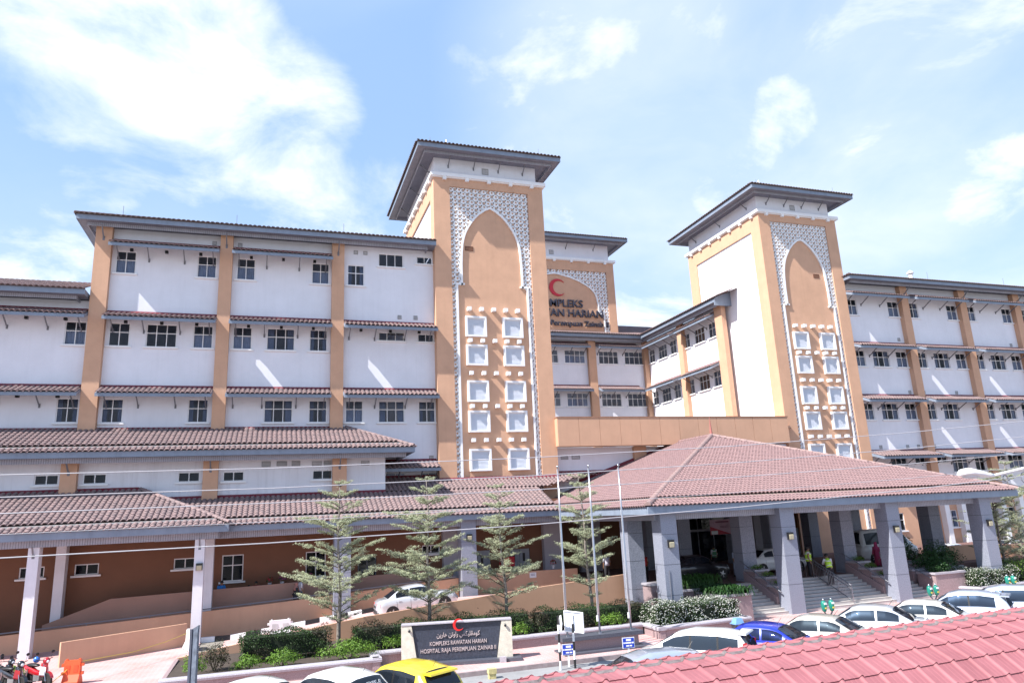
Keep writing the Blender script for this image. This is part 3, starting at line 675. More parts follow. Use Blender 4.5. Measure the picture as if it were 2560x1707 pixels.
    ring(A, a0, a1, Y+.2, y1-.2, .4, zt+.26, ze-.25); A.build('attic_wall', M_WHITE, th)
    xe0, xe1, ye0, ye1 = x0-over, x1+over*.8, Y-over, y1+over*.8
    fc, ra, rb = hip_slabs(xe0-.05, xe1+.05, ye0-.05, ye1+.05, ze+.02, .38); mb = MB()
    for f in fc: mb.face(*f)
    roof = mb.build('roof', M_TILED, th)
    eaves(roof, xe0, xe1, ye0, ye1, ze, a0, a1, Y+.2, y1-.2, .3, .55, .2)
    fl = tile_field((xe0-.1, ye0-.1, ze+.02), (1, 0, 0), (0, 1, .38), [(0, 0), (xe1-xe0+.2, 0), (xe1-xe0-.4, .68), (.6, .68)], .28, .335)
    fl += tile_field((xe0-.1, ye1+.1, ze+.02), (0, -1, 0), (1, 0, .38), [(0, 0), (ye1-ye0+.2, 0), (ye1-ye0-.4, .68), (.6, .68)], .28, .335)
    lay_tiles(th, fl, TILE_D, 90, of=roof)
    MB().box(xe0, xe1, ye0-.03, ye0+.03, ze+.002, ze+.11).build('eaves_filler', M_TILED, roof); MB().box(xe0-.03, xe0+.03, ye0+.03, ye1, ze+.002, ze+.11).build('eaves_filler', M_TILED, roof)
    bk = bracket_mesh(.62, .85)
    for k in range(4): put('bracket', bk, th, loc=(a0+(a1-a0)*(k+.56)/4.1, Y+.2, ze-.26))
    for k in range(3): q = put('bracket', bk, th, loc=(a0, Y+1.5+(depth-3)*k/2, ze-.26)); q.rotation_euler[2] = -math.pi/2
    vent(th, front(Y+.2), cx-.45, cx+.05, zt+.62, zt+1.1)
    if rows: vent(th, front(Y+.15), cx-1.95 if name_left else cx+.95, cx-1.35 if name_left else cx+1.55, 23.87, 24.2, mat('vent_brown', (.16, .06, .035), .6))
    rod(th, xe0+1, ye0+.6, ze+.2, .6); rod(th, xe1-1.5, ye0+.6, ze+.2, .7)
    MB().tube([(xe0+2.6, ye0+2.2, ze+.7), (xe0+2.6, ye0+2.2, ze+1.65)], .06, 8).build('vent_pipe', M_TRIM, th)
    return th
name_left = True
tower('arched_tower', 'ochre arched tower with white lattice between the four-storey wing and the flagpoles', 14.65, 46.5, 4.19, 11.0, 29.36, 3.0, 28.68, (27.2, 21.25, 2.2), 2.56, 5.5)
name_left = False
tower('arched_tower', 'ochre arched tower with white lattice and a blank white flank, behind the entrance roof', 42.65, 46.9, 4.05, 11.0, 29.36, 2.95, 28.68, (27.2, 21.25, 2.15), 2.52, 1.4)
ct = tower('arched_tower', 'distant ochre court tower with the red crescent and dark lettering', 27.85, 66.5, 6.9, 11, 31.45, 6.0, 30.35, (29.85, 25.6, 4.75), 5.35, 23.2, rows=None, dent=7, over=1.5, eave_dz=2.3, cell=(.72, .69))
tl_ = (27.9, 66.7)
crescent(MB(), 28.1, 66.55, 66.7, 28.35, .95).build('red_crescent', M_RED, ct)
for s, z, sz in (('KOMPLEKS', 26.25, 1.12), ('RAWATAN HARIAN', 25.2, 1.12), ('Hospital Raja Perempuan Zainab II', 24.2, .8)):
    text_obj('lettering', s, sz, (28.12, 66.52, z), (R(90), 0, 0), M_LET, ct, .08, bold=.012)
# ---- link between the towers: ochre parapet box over a white wall
lk_ = thing('link_block', 'long plain ochre parapet spanning between the two arched towers', 'building', (28, 46, 0))
for k in range(12):
    a = 18.75+19.3*k/12; MB().box(a+.012, a+19.3/12-.012, 46.0, 46.6, 9.8, 11.76).build('parapet_panel', M_OCHRE2, lk_)
MB().box(18.75, 38.05, 46.03, 46.58, 9.83, 11.73).build('parapet_core', M_OCHRE2, lk_)
MB().box(18.72, 38.1, 45.97, 46.65, 11.762, 11.85).build('parapet_coping', mat('coping_brown', (.30, .16, .1), .6), lk_)
mb = MB(front(47.2)); wall(mb, 18.8, 38.9, 5.0, 9.8, []); mb.build('wall', M_WHITE, lk_)
MB().box(18.8, 38.9, 46.6, 60, 11.0, 11.2).build('flat_roof', M_OCHRE2, lk_)
pillar(lk_, 25.0, 25.98, 46.9, 47.3, 5, 9.8); pillar(lk_, 32.0, 32.9, 46.9, 47.3, 5, 9.8)
vent(lk_, front(47.2), 19.34, 19.9, 8.98, 9.23); vent(lk_, front(47.2), 20.17, 20.8, 8.97, 9.25)

# ------------------------------------------------------------------ low annex in front of the wing
ann = thing('annex_block', 'low white annex with a broad tiled roof below the wing', 'building', (-8, 44.8, 0))
TA = front(44.8)
wins = [(-11.97, 8.06, 1.14, .55, 2, 1, 0), (-9.68, 8.05, 1.14, .55, 2, 1, 0), (-4.96, 8.02, 1.14, .56, 2, 1, 0), (-2.6, 7.99, 1.14, .56, 2, 1, 0), (2.36, 7.95, 1.16, .56, 2, 1, 0), (-16.7, 8.0, 1.14, .55, 2, 1, 0)]
facade(ann, 44.8, -24, 6.68, 6.2, 9.4, wins, m=mat('stained_white_plaster', (.74, .745, .79), .85, .04, .6, .15, 60, streak=.3))
mb = MB(); mb.face((6.68, 44.8, 5), (6.68, 47.2, 5), (6.68, 47.2, 9.4), (6.68, 44.8, 9.4)); mb.build('side_wall', M_WHITE, ann)
for a, b in ((-10.68, -9.9), (-3.64, -2.84), (3.5, 4.32), (-17.7, -16.9)):
    pillar(ann, a, b, 44.4, 44.85, 6.2, 9.36)
    q = put('bracket', BRK, ann, loc=((a+b)/2, 44.4, 9.1)); q.scale = (1.3, .6, .9)
for u0, u1, z0, z1 in ((-.52, -.02, 8.76, 9.07), (.31, .9, 8.79, 9.07), (1.16, 1.65, 8.78, 9.07), (2.32, 2.88, 8.75, 9.03), (3.0, 3.45, 8.77, 9.05), (5.21, 5.71, 8.72, 9.0)): vent(ann, TA, u0, u1, z0, z1)
def lean_roof(th, x0, x1, y0, y1, z, sl, w=.28, e=.335, tile=None, hip_r=False, cut=None, fas=.3, band_in=.45, drop=.25, soffit_to=None, tier=.72, fasc_x1=None, matr=None):
    """tiled lean-to in two tiers: a short lower strip along the eaves, a gutter, then the main slope"""
    tile = tile or TILE; d = y1-y0; k = math.sqrt(1+sl*sl); L = d*k; V = (0, 1, sl)
    def uv(x, y): return (x-x0, (y-y0)*k)
    poly = cut or [(x0, y0), (x1, y0), (x1-(d if hip_r else 0), y1), (x0, y1)]
    mb = MB()
    def zz(y, up_): return z+sl*(y-y0)+(.13 if up_ else 0)
    def clip(ya, yb):
        """part of the polygon between two y lines (convex)"""
        out = list(poly)
        for lim, s in ((ya, 1), (yb, -1)):
            nw = []
            for i in range(len(out)):
                p, q = out[i], out[(i+1) % len(out)]; ip, iq = s*(p[1]-lim) >= -1e-9, s*(q[1]-lim) >= -1e-9
                if ip: nw.append(p)
                if ip != iq:
                    t = (lim-p[1])/(q[1]-p[1]); nw.append((p[0]+(q[0]-p[0])*t, lim))
            out = nw
        return out
    yt = y0+tier/k
    lo, hi = clip(y0, yt), clip(yt, y1)
    mb.face(*[(x, y, zz(y, False)) for x, y in lo]); mb.face(*[(x, y, zz(y, True)) for x, y in hi])
    roof = mb.build('roof', matr or M_TILED, th)
    fl = tile_field((x0, y0-.08, z+.0), (1, 0, 0), V, [uv(*p) for p in clip(y0, yt-.1)], w, e)
    fl += tile_field((x0, yt-.02, zz(yt, True)), (1, 0, 0), V, [(x-x0, (y-yt)*k) for x, y in clip(yt, y1-.04)], w, e)
    xa, xb = min(p[0] for p in hi), max(p[0] for p in hi)
    MB().box(min(p[0] for p in lo), max(p[0] for p in lo), y0, y0+.04, z-fas, z+.01).build('fascia', M_FASCIA, roof)
    gx = [p[0] for p in hi if abs(p[1]-yt) < 1e-6]
    MB().hexa([(min(gx), yt-.09, zz(yt, False)+.005), (max(gx), yt-.09, zz(yt, False)+.005), (max(gx), yt-.01, zz(yt, False)+.02), (min(gx), yt-.01, zz(yt, False)+.02)],
              [(min(gx), yt-.09, zz(yt, False)+.075), (max(gx), yt-.09, zz(yt, False)+.075), (max(gx), yt-.01, zz(yt, False)+.09), (min(gx), yt-.01, zz(yt, False)+.09)]).build('gutter', mat('pale_gutter', (.5, .47, .46), .5), roof)
    bx1 = (fasc_x1 if fasc_x1 is not None else x1)
    MB().box(x0, bx1-(band_in if hip_r else 0), y0+band_in, y0+band_in+.05, z-fas-drop, z-fas+.02).build('slat_band', M_BAND, roof)
    sy = soffit_to or y1
    mb = MB(); mb.face((x0, y0+.04, z-fas+.03), (x1, y0+.04, z-fas+.03), (x1, sy, z-fas+.03), (x0, sy, z-fas+.03)); mb.build('soffit', M_SOFF, roof)
    return roof, fl
roof, fl = lean_roof(ann, -24, 8.26, 43.3, 47.2, 9.65, .4, hip_r=True, soffit_to=44.8)
mb = MB(); mb.face((8.26, 43.3, 9.63), (8.26, 47.2, 9.63), (4.36, 47.2, 11.19)); mb.build('hip_end', M_TILED, roof)
MB().box(8.22, 8.26, 43.34, 47.2, 9.35, 9.66).build('fascia', M_FASCIA, roof)
MB().box(7.76, 7.81, 43.8, 47.2, 9.1, 9.37).build('slat_band', M_BANDY, roof)
fl += tile_field((8.34, 43.3, 9.65), (0, 1, 0), (-1, 0, .4), [(0, 0), (3.9, 0), (3.9, 4.1)], .28, .335)
lay_tiles(ann, fl, TILE, 300, of=roof)
ridge(roof, (8.2, 43.36, 9.74), (4.4, 47.16, 11.38), .12)
MB().hexa([(-24, 47.0, 11.24), (4.3, 47.0, 11.24), (4.3, 47.19, 11.24), (-24, 47.19, 11.24)], [(-24, 47.16, 11.42), (4.3, 47.16, 11.42), (4.3, 47.19, 11.42), (-24, 47.19, 11.42)]).build('flashing', M_FLASH, roof)
# ------------------------------------------------------------------ covered walkway along the front
wk = thing('covered_walkway', 'ochre walkway with tiled roof behind the four tiered trees', 'building', (0, 42, 0))
d = 44.8-39.86; hz_ = 5.57+.4*d
r1, f1 = lean_roof(wk, -24, -1.93, 39.86, 44.8, 5.57, .4, hip_r=True, fas=.33, drop=.32, band_in=.5)
r2, f2 = lean_roof(wk, -5.53, 16.6, 41.2, 44.8, 5.52, .4, cut=[(-1.93, 41.2), (16.6, 41.2), (16.6, 44.8), (-5.53, 44.8)], drop=.34, band_in=.5)
mb = MB(); zf = lambda y: 5.52+.4*(y-41.2)+.13
mb.face((6.68, 44.8, zf(44.8)), (16.6, 44.8, zf(44.8)), (22.5, 47.2, zf(47.2)), (6.68, 47.2, zf(47.2))); r3 = mb.build('roof', M_TILED, wk)
f2 += tile_field((6.68, 44.8, zf(44.8)), (1, 0, 0), (0, 1, .4), [(0, 0), (10.6, 0), (15.8, 2.55), (0, 2.55)], .28, .335)
mb = MB(); mb.face((-1.93, 39.86, 5.57), (-1.93, 41.2, 5.57), (-5.5, 44.8, 7.0), (-6.87, 44.8, hz_)); mb.build('hip_end', M_TILED, r1)
f1 += tile_field((-1.85, 39.86, 5.6), (0, 1, 0), (-1, 0, .4), [(0, 0), (1.34, 0), (4.94, 3.85), (4.94, 5.3)], .28, .335)
MB().box(-1.97, -1.93, 39.9, 41.2, 5.24, 5.58).build('fascia', M_FASCIA, r1); MB().box(-2.43, -2.38, 40.41, 41.7, 4.92, 5.26).build('slat_band', M_BANDY, r1)
def of_roof(P): return r1 if P.x < -1.9 else r2
lay_tiles(wk, f1+f2, TILE, 300, of=of_roof)
ridge(r1, (-1.9, 39.9, 5.68), (-6.85, 44.76, hz_+.17), .12)
for x0, x1, y, z in ((-24, -6.9, 44.79, hz_+.1), (-5.6, 6.68, 44.79, 7.06), (18.84, 22.5, 47.19, 8.02), (6.68, 10.46, 47.19, 8.02), (10.46, 18.84, 46.49, 7.74)):
    MB().hexa([(x0, y-.2, z), (x1, y-.2, z), (x1, y, z), (x0, y, z)], [(x0, y-.04, z+.17), (x1, y-.04, z+.17), (x1, y, z+.17), (x0, y, z+.17)]).build('flashing', M_FLASH, r2)
mb = MB(); mb.hexa([(-6.9, 44.7, hz_+.1), (-6.9, 44.79, hz_+.1), (-5.5, 44.79, 7.05), (-5.5, 44.7, 7.05)], [(-6.9, 44.7, hz_+.27), (-6.9, 44.79, hz_+.27), (-5.5, 44.79, 7.22), (-5.5, 44.7, 7.22)]); mb.build('flashing', M_FLASH, r2)
# back wall of the walkway
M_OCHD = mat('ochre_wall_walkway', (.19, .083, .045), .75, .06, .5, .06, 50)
wins = [(-2.43, 2.5, W2, 1.42, 2, 2, 0), (2.08, 2.42, W2, 1.42, 2, 2, 0), (-9.68, 3.33, 1.14, .56, 2, 1, 0), (-4.9, 3.33, 1.14, .56, 2, 1, 0), (-12.2, 3.33, 1.14, .56, 2, 1, 0), (8.9, 3.3, 1.1, .52, 2, 1, 0), (-14.4, 3.33, 1.14, .56, 2, 1, 0)]
doors = [(5.04, 6.14, 1.3, 3.33), (12.33, 13.23, 1.4, 3.3), (14.5, 15.85, 1.4, 3.26)]
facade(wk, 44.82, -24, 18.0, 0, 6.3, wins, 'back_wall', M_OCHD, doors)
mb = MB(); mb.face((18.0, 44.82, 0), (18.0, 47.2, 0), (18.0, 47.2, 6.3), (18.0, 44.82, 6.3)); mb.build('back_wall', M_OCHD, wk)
mb = MB(); mb.box(-24, 18, 47.3, 47.4, 0, 6.3); mb.build('inner_wall', M_ROOM, wk)
dd = MB().box(5.06, 6.12, 44.95, 44.99, 1.3, 3.32).build('entrance_door', M_GLASSD, wk)
for x in (5.06, 5.57, 6.07): MB().box(x, x+.05, 44.91, 44.945, 1.3, 3.32).build('door_frame', M_STEEL, dd)
M_GREYD = mat('grey_door', (.30, .31, .34), .6, .05)
for a, b, c, e in doors[1:]:
    n = 1 if b-a < 1 else 2
    for k in range(n):
        o = MB().box(a+(b-a)*k/n+.01, a+(b-a)*(k+1)/n-.01, 44.9, 44.94, c, e).build('door', M_GREYD, wk)
        MB().box(a+(b-a)*(k+.3)/n, a+(b-a)*(k+.3)/n+.16, 44.885, 44.9, c+1.1, c+1.6).build('vision_panel', M_BLACK, o)
        MB().box(a+(b-a)*(k+.85)/n, a+(b-a)*(k+.85)/n+.03, 44.86, 44.9, c+.85, c+1.05).build('handle', M_CHROME, o)
M_LAV = mat('lilac_pilaster', (.42, .40, .44), .7, .04)
for a, b in ((10.12, 11.3), (16.69, 17.9)): pillar(wk, a, b, 44.4, 44.83, 0, 5.2, M_LAV, 'pilaster')
M_WCOL = mat('white_column', (.70, .70, .75), .7, .04, 1, streak=.12)
for x in (-10.72, -3.5, -17.8): pillar(wk, x, x+.46, 40.42, 41.0, 0, 5.25, M_WCOL, 'column')
for x in (-10.38, -3.2): pillar(wk, x, x+.46, 42.5 if x > -5 else 43.9, 43.2 if x > -5 else 44.5, 0, 5.25, M_WCOL, 'column')
for x in (-10.49, -3.27): q = put('bracket', BRK, wk, loc=(x, 40.42, 4.95)); q.scale = (1.2, .3, .8)
for x in (3.41, 10.53): 
    o = pillar(wk, x, x+.89, 41.5, 42.4, 0, 5.22, M_GRAN, 'column')
    for z in (1.55, 2.75, 4.0): MB().box(x-.003, x+.893, 41.497, 42.403, z, z+.012).build('joint', M_BLACK, o)
def wall_lamp(th, x, y, z):
    o = MB().box(x-.15, x+.15, y-.13, y, z-.17, z+.17).build('wall_lamp', M_BLACK, th)
    MB().hexa([(x-.12, y-.15, z-.16), (x+.12, y-.15, z-.16), (x+.12, y-.131, z-.16), (x-.12, y-.131, z-.16)], [(x-.12, y-.17, z+.05), (x+.12, y-.17, z+.05), (x+.12, y-.131, z+.07), (x-.12, y-.131, z+.07)]).build('lens', mat('lamp_lens', (.45, .41, .28), .3, .1, 30), o)
    return o
wall_lamp(wk, 11.0, 41.5, 4.25); wall_lamp(wk, -3.24, 40.42, 3.6)
# foot ramp walls and handrail
def strip_wall(th, name, pts, y0, y1, base, m):
    """wall of constant thickness with a broken top line: pts (x, z_top)"""
    mb = MB()
    for (xa, za), (xb, zb) in zip(pts, pts[1:]): mb.hexa([(xa, y0, base), (xb, y0, base), (xb, y1, base), (xa, y1, base)], [(xa, y0, za), (xb, y0, zb), (xb, y1, zb), (xa, y1, za)])
    v = {}; F = []
    for f in mb.f:
        g = []
        for i in f: g.append(v.setdefault(tuple(round(c, 4) for c in mb.v[i]), len(v)))
        F.append(g)
    seen = {}
    for g in F: seen.setdefault(frozenset(g), []).append(g)
    mb.v = list(v); mb.f = [s[0] for s in seen.values() if len(s) == 1]
    return mb.build(name, m, th)
strip_wall(wk, 'ramp_wall', [(-24, .85), (-12, .9), (.6, 1.42), (10.5, 1.98)], 42.3, 42.45, -.2, M_OCHRE2)
strip_wall(wk, 'ramp_wall', [(11.45, 2.12), (17.9, 2.05)], 42.1, 42.25, -.2, M_OCHRE2)
strip_wall(wk, 'ramp_wall', [(-10.6, 1.1), (-7.64, 2.13), (5, 2.36), (10.5, 2.42)], 43.55, 43.7, -.2, mat('ochre_ramp_inner', (.36, .215, .165), .75, .05, .6))
hr = MB().tube([(-24, 42.24, .95), (-12, 42.24, 1.01), (.6, 42.24, 1.54), (10.4, 42.24, 2.08)], .035, 6).build('handrail', M_STEEL, wk)
for x in (-14, -11.2, -8.4, -5.6, -.8, 2, 5, 8): z = .95+(x+24)*.005 if x < -12 else 1.01+(x+12)*.0421; MB().box(x, x+.04, 42.22, 42.3, z-.1, z-.01).build('rail_bracket', M_STEEL, hr)
mb = MB(); mb.hexa([(-24, 42.45, 0), (18, 42.45, 0), (18, 44.8, 0), (-24, 44.8, 0)], [(-24, 42.45, .1), (18, 42.45, 1.3), (18, 44.8, 1.3), (-24, 44.8, .1)]); mb.build('ramp_floor', M_PAVE, wk)
# ------------------------------------------------------------------ entrance porch
DK = 1.4
po = thing('entrance_porch', 'grey granite entrance porch under the big pyramid tile roof', 'building', (28.3, 36, 0))
PX0, PX1, PY = 16.55, 40.0, 30.2; PH = (PX1-PX0)/2; PXM = (PX0+PX1)/2; PZ = 5.48; PS = .368; PB = 47.2
AP = (PXM, PY+PH, PZ+PS*PH+.12)
def up2(d): return PZ+PS*d+.12
k = math.sqrt(1+PS*PS); tr = .85
mb = MB(); t_ = tr/k
# lower strip all round then the main faces
mb.face((PX0, PY, PZ), (PX1, PY, PZ), (PX1-t_, PY+t_, PZ+PS*t_), (PX0+t_, PY+t_, PZ+PS*t_)); mb.face((PX0, PB, PZ), (PX0, PY, PZ), (PX0+t_, PY+t_, PZ+PS*t_), (PX0+t_, PB, PZ+PS*t_)); mb.face((PX1, PY, PZ), (PX1, PB, PZ), (PX1-t_, PB, PZ+PS*t_), (PX1-t_, PY+t_, PZ+PS*t_))
mb.face((PX0+t_, PY+t_, up2(t_)), (PX1-t_, PY+t_, up2(t_)), AP); mb.face((PX0+t_, PB, up2(t_)), (PX0+t_, PY+t_, up2(t_)), AP, (PXM, PB, AP[2])); mb.face((PX1-t_, PY+t_, up2(t_)), (PX1-t_, PB, up2(t_)), (PXM, PB, AP[2]), AP)
roof = mb.build('roof', M_TILE2, po)
fl = tile_field((PX0, PY-.07, PZ), (1, 0, 0), (0, 1, PS), [(0, 0), (2*PH, 0), (2*PH-tr, tr-.1), (tr-.1, tr-.1)], .235, .3)
fl += tile_field((PX0+t_, PY+t_-.02, up2(t_)), (1, 0, 0), (0, 1, PS), [(0, 0), (2*(PH-t_), 0), (PH-t_, (PH-t_)*k)], .235, .3)
D = PB-PY
for sx, s in ((PX0, 1), (PX1, -1)):
    o = (sx-.07*s, PB if s > 0 else PY, PZ); U = (0, -s, 0)
    q = [(0, 0), (D, 0), (D-tr+.1, tr-.1), (0, tr-.1)] if s > 0 else [(0, 0), (D, 0), (D, tr-.1), (tr-.1, tr-.1)]
    fl += tile_field(o, U, (s, 0, PS), q, .235, .3)
    D2 = D-t_; q = [(0, 0), (D2, 0), (D2-(PH-t_), (PH-t_)*k), (0, (PH-t_)*k)] if s > 0 else [(0, 0), (D2, 0), (D2, (PH-t_)*k), (PH-t_, (PH-t_)*k)]
    fl += tile_field((sx+s*(t_-.02), PB if s > 0 else PY+t_, up2(t_)), U, (s, 0, PS), q, .235, .3)
lay_tiles(po, fl, TILE_P, 300, of=roof)
M_RIDGE = mat('weathered_ridge', (.24, .17, .165), .85, .25, 5, .3, 30, col2=(.36, .24, .22))
ridge(roof, (PX0-.02, PY-.02, PZ+.06), (AP[0], AP[1], AP[2]+.06), .17, .45, M_RIDGE); ridge(roof, (PX1+.02, PY-.02, PZ+.06), (AP[0], AP[1], AP[2]+.06), .14, .45, M_RIDGE)
ridge(roof, (AP[0], AP[1], AP[2]+.05), (AP[0], PB, AP[2]+.05), .14, .45, M_TILE2)
MB().lathe([(.12, 0), (.1, .1), (.06, .55), (.012, 1.25)], (AP[0], AP[1], AP[2]+.1), 8).build('finial', mat('finial_red', (.36, .13, .11), .6), roof)
M_GUT = mat('cream_gutter', (.52, .44, .33), .5, .1)
MB().box(PX0+t_-.05, PX1-t_+.05, PY+t_-.1, PY+t_-.02, PZ+PS*t_+.01, PZ+PS*t_+.08).build('gutter', M_GUT, roof)
MB().box(PX0+t_-.1, PX0+t_-.02, PY+t_, PB, PZ+PS*t_+.01, PZ+PS*t_+.08).build('gutter', M_GUT, roof)
F0 = PZ-.34
MB().box(PX0, PX1, PY, PY+.04, F0, PZ+.01).build('fascia', M_FASCIA, roof)
MB().box(PX0, PX0+.04, PY+.04, 41.2, F0, PZ+.01).build('fascia', M_FASCIA, roof); MB().box(PX1-.04, PX1, PY+.04, 47.2, F0, PZ+.01).build('fascia', M_FASCIA, roof)
MB().box(PX0+.62, PX1-.62, PY+.62, PY+.67, F0-.3, F0+.02).build('slat_band', M_BAND, roof)
MB().box(PX0+.62, PX0+.67, PY+.67, 41.7, F0-.3, F0+.02).build('slat_band', M_BANDY, roof); MB().box(PX1-.67, PX1-.62, PY+.67, 47.2, F0-.3, F0+.02).build('slat_band', M_BANDY, roof)
mb = MB(); mb.face((PX0+.04, PY+.04, F0+.03), (PX1-.04, PY+.04, F0+.03), (PX1-.04, 47.2, F0+.03), (PX0+.04, 47.2, F0+.03)); mb.build('soffit', M_SOFF, roof)
mb = MB(); mb.hexa([(20.6, 47.0, 7.35), (20.6, 47.19, 7.35), (28.5, 47.19, 9.9), (28.5, 47.0, 9.9)], [(20.6, 47.1, 7.55), (20.6, 47.19, 7.55), (28.5, 47.19, 10.1), (28.5, 47.1, 10.1)]); mb.build('flashing', M_FLASH, roof)
CX_ = (17.3, 24.0, 30.7, 37.3)
for y, b0 in ((30.5, .1), (33.9, .1), (40.2, DK-.05), (44.3, DK-.05)):
    for x in CX_:
        if y > 40 and x < 18: continue
        o = pillar(po, x, x+.84, y, y+.84, b0, F0+.03, M_GRAN, 'column')
        for z in (1.5, 2.85, 4.2)[:3 if y < 34 else 2]: MB().box(x-.003, x+.843, y-.003, y+.843, z, z+.013).build('joint', M_BLACK, o)
for x in CX_: wall_lamp(po, x+.42, 30.5, 3.78)
wall_lamp(po, 31.1, 40.2, 4.2)
MB().box(17.52, 17.54, 30.47, 30.499, .2, 2.6).build('conduit', M_STEEL, po)
# deck, rear wall, glazed entrance
struct(MB().box(13.2, 17.95, 35.3, 47.2, -.1, 1.08).build('driveway_deck', mat('driveway_paving', (.16, .085, .075), .8, .2, 1.5))); struct(MB().box(17.95, 58, 33.72, 47.2, -.1, DK).build('driveway_deck', MATS['driveway_paving']))
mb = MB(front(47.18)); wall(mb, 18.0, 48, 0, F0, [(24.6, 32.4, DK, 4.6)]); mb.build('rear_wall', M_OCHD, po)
MB().box(24.0, 33, 49.5, 49.6, 0, 5).build('lobby_wall', M_ROOM, po)
for k in range(6): 
    o = MB().box(24.6+1.3*k+.04, 24.6+1.3*(k+1)-.04, 47.24, 47.27, DK, 4.56).build('glass_panel', M_GLASSD, po)
    MB().box(24.6+1.3*k-.04, 24.6+1.3*k+.04, 47.2, 47.29, DK, 4.6).build('mullion', M_STEEL, o)
MB().box(24.6, 32.4, 47.19, 47.24, 3.55, 3.7).build('transom', M_LAV, po)
for a, b in ((20.2, 21.8), (34.4, 36.2)): pillar(po, a, b, 46.8, 47.19, DK, F0, M_LAV, 'pilaster')
for a in (36.6, 38.2): MB().box(a, a+1.2, 47.1, 47.17, DK, 3.4).build('door', M_GREYD, po)
MB().box(39.5, 43.5, 42.0, 42.15, DK-.1, 2.6).build('parapet', M_OCHRE2, po)
bn = thing('banner', 'pink and white event banner hanging inside the entrance porch', 'banner', (29.6, 43.9, 3.4))
MB().box(28.7, 30.55, 43.88, 43.9, 3.42, 4.4).build('cloth', mat('banner_pink', (.62, .40, .48), .8, .1, 2), bn)
MB().hexa([(28.7, 43.86, 3.43), (30.3, 43.86, 3.43), (30.3, 43.875, 3.43), (28.7, 43.875, 3.43)], [(28.7, 43.86, 3.95), (28.75, 43.86, 3.95), (28.75, 43.875, 3.95), (28.7, 43.875, 3.95)]).build('red_swoosh', mat('banner_red', (.5, .06, .09), .8), bn)
MB().box(29.15, 30.2, 43.86, 43.875, 4.2, 4.3).build('title_bar', mat('banner_dark', (.3, .1, .16), .8), bn)
for z in (3.95, 3.87): MB().box(29.5, 30.1, 43.86, 43.875, z, z+.03).build('text_bar', MATS['banner_dark'], bn)
MB().box(28.74, 29.25, 43.84, 43.855, 3.44, 3.68).build('logo_patch', M_TRIM, bn)
for x in (28.72, 30.52): MB().tube([(x, 43.9, 4.38), (x, 43.9, F0)], .012, 4).build('cord', M_STEEL, bn)
ns = thing('no_smoking_sign', 'round no-smoking sign on the porch column beside the ferns', 'sign', (20.0, 40, 2.8))
MB().lathe([(.22, 0), (.22, .02)], (20.9, 39.9, 3.0), 20, 'y').build('disc', M_TRIM, ns)
mb = MB(); n_ = 20
for j in range(n_):
    a, b = 2*math.pi*j/n_, 2*math.pi*(j+1)/n_
    mb.face(*[(20.9+r*math.cos(t), 39.89, 3.0+r*math.sin(t)) for r, t in ((.2, a), (.2, b), (.15, b), (.15, a))])
mb.face((20.78, 39.889, 3.13), (20.75, 39.889, 3.1), (21.02, 39.889, 2.87), (21.05, 39.889, 2.9)); mb.build('red_ring', M_RED, ns)
MB().box(20.78, 21.02, 39.885, 39.895, 2.98, 3.02).build('cigarette', M_BLACK, ns); MB().tube([(20.9, 39.93, 3.0), (20.9, 39.93, 1.4)], .03, 6).build('post', M_STEEL, ns)
# steps: each a piece of the staircase
st = thing('entrance_steps', 'broad pale tiled steps rising to the entrance porch behind the parked cars', 'steps', (28, 31, .15))
NS = 10; RI = (DK-.15)/NS
for k in range(NS):
    y = 30.75+.29*k; MB().box(21.45, 33.5, y, 33.72, .15+RI*k-(.1 if k == 0 else 0), .15+RI*(k+1)).build('step', M_STEP, st)
    MB().box(21.45, 33.5, y-.012, y+.05, .15+RI*(k+1)+.001, .15+RI*(k+1)+.008).build('nosing', mat('step_nosing', (.36, .34, .33), .5), st)
def rail(th, pts, r=.03): return MB().tube(pts, r, 6).build('handrail', M_STEEL, th)
cr = thing('stair_railing', 'steel centre railing with slim balusters where the guards lean', 'railing', (28.6, 32, .2))
def stz(y): return .15+RI*max(0, min(NS, (y-30.75)/.29+1))
rx_ = 28.15
MB().tube([(rx_, 30.95, 1.15), (rx_, 33.6, 2.3), (rx_-.15, 34.6, 2.32)], .032, 6).build('top_rail', M_STEEL, cr); MB().tube([(rx_, 30.95, .98), (rx_, 33.6, 2.14)], .022, 6).build('mid_rail', M_STEEL, cr)
MB().tube([(rx_, 30.95, .4), (rx_, 33.6, 1.55)], .022, 6).build('low_rail', M_STEEL, cr)
for k in range(24):
    y = 30.95+2.65*k/23; big = k in (0, 1, 8, 16, 23); z0 = .4+1.15*(k/23)
    MB().tube([(rx_, y, stz(y)-.05 if big else z0), (rx_, y, z0+.72)], .028 if big else .011, 6).build('post' if big else 'baluster', M_CHROME, cr)
for k in range(4): MB().tube([(rx_-.15, 33.7+.3*k, DK), (rx_-.15, 33.7+.3*k, 2.3)], .014, 6).build('baluster', M_CHROME, cr)
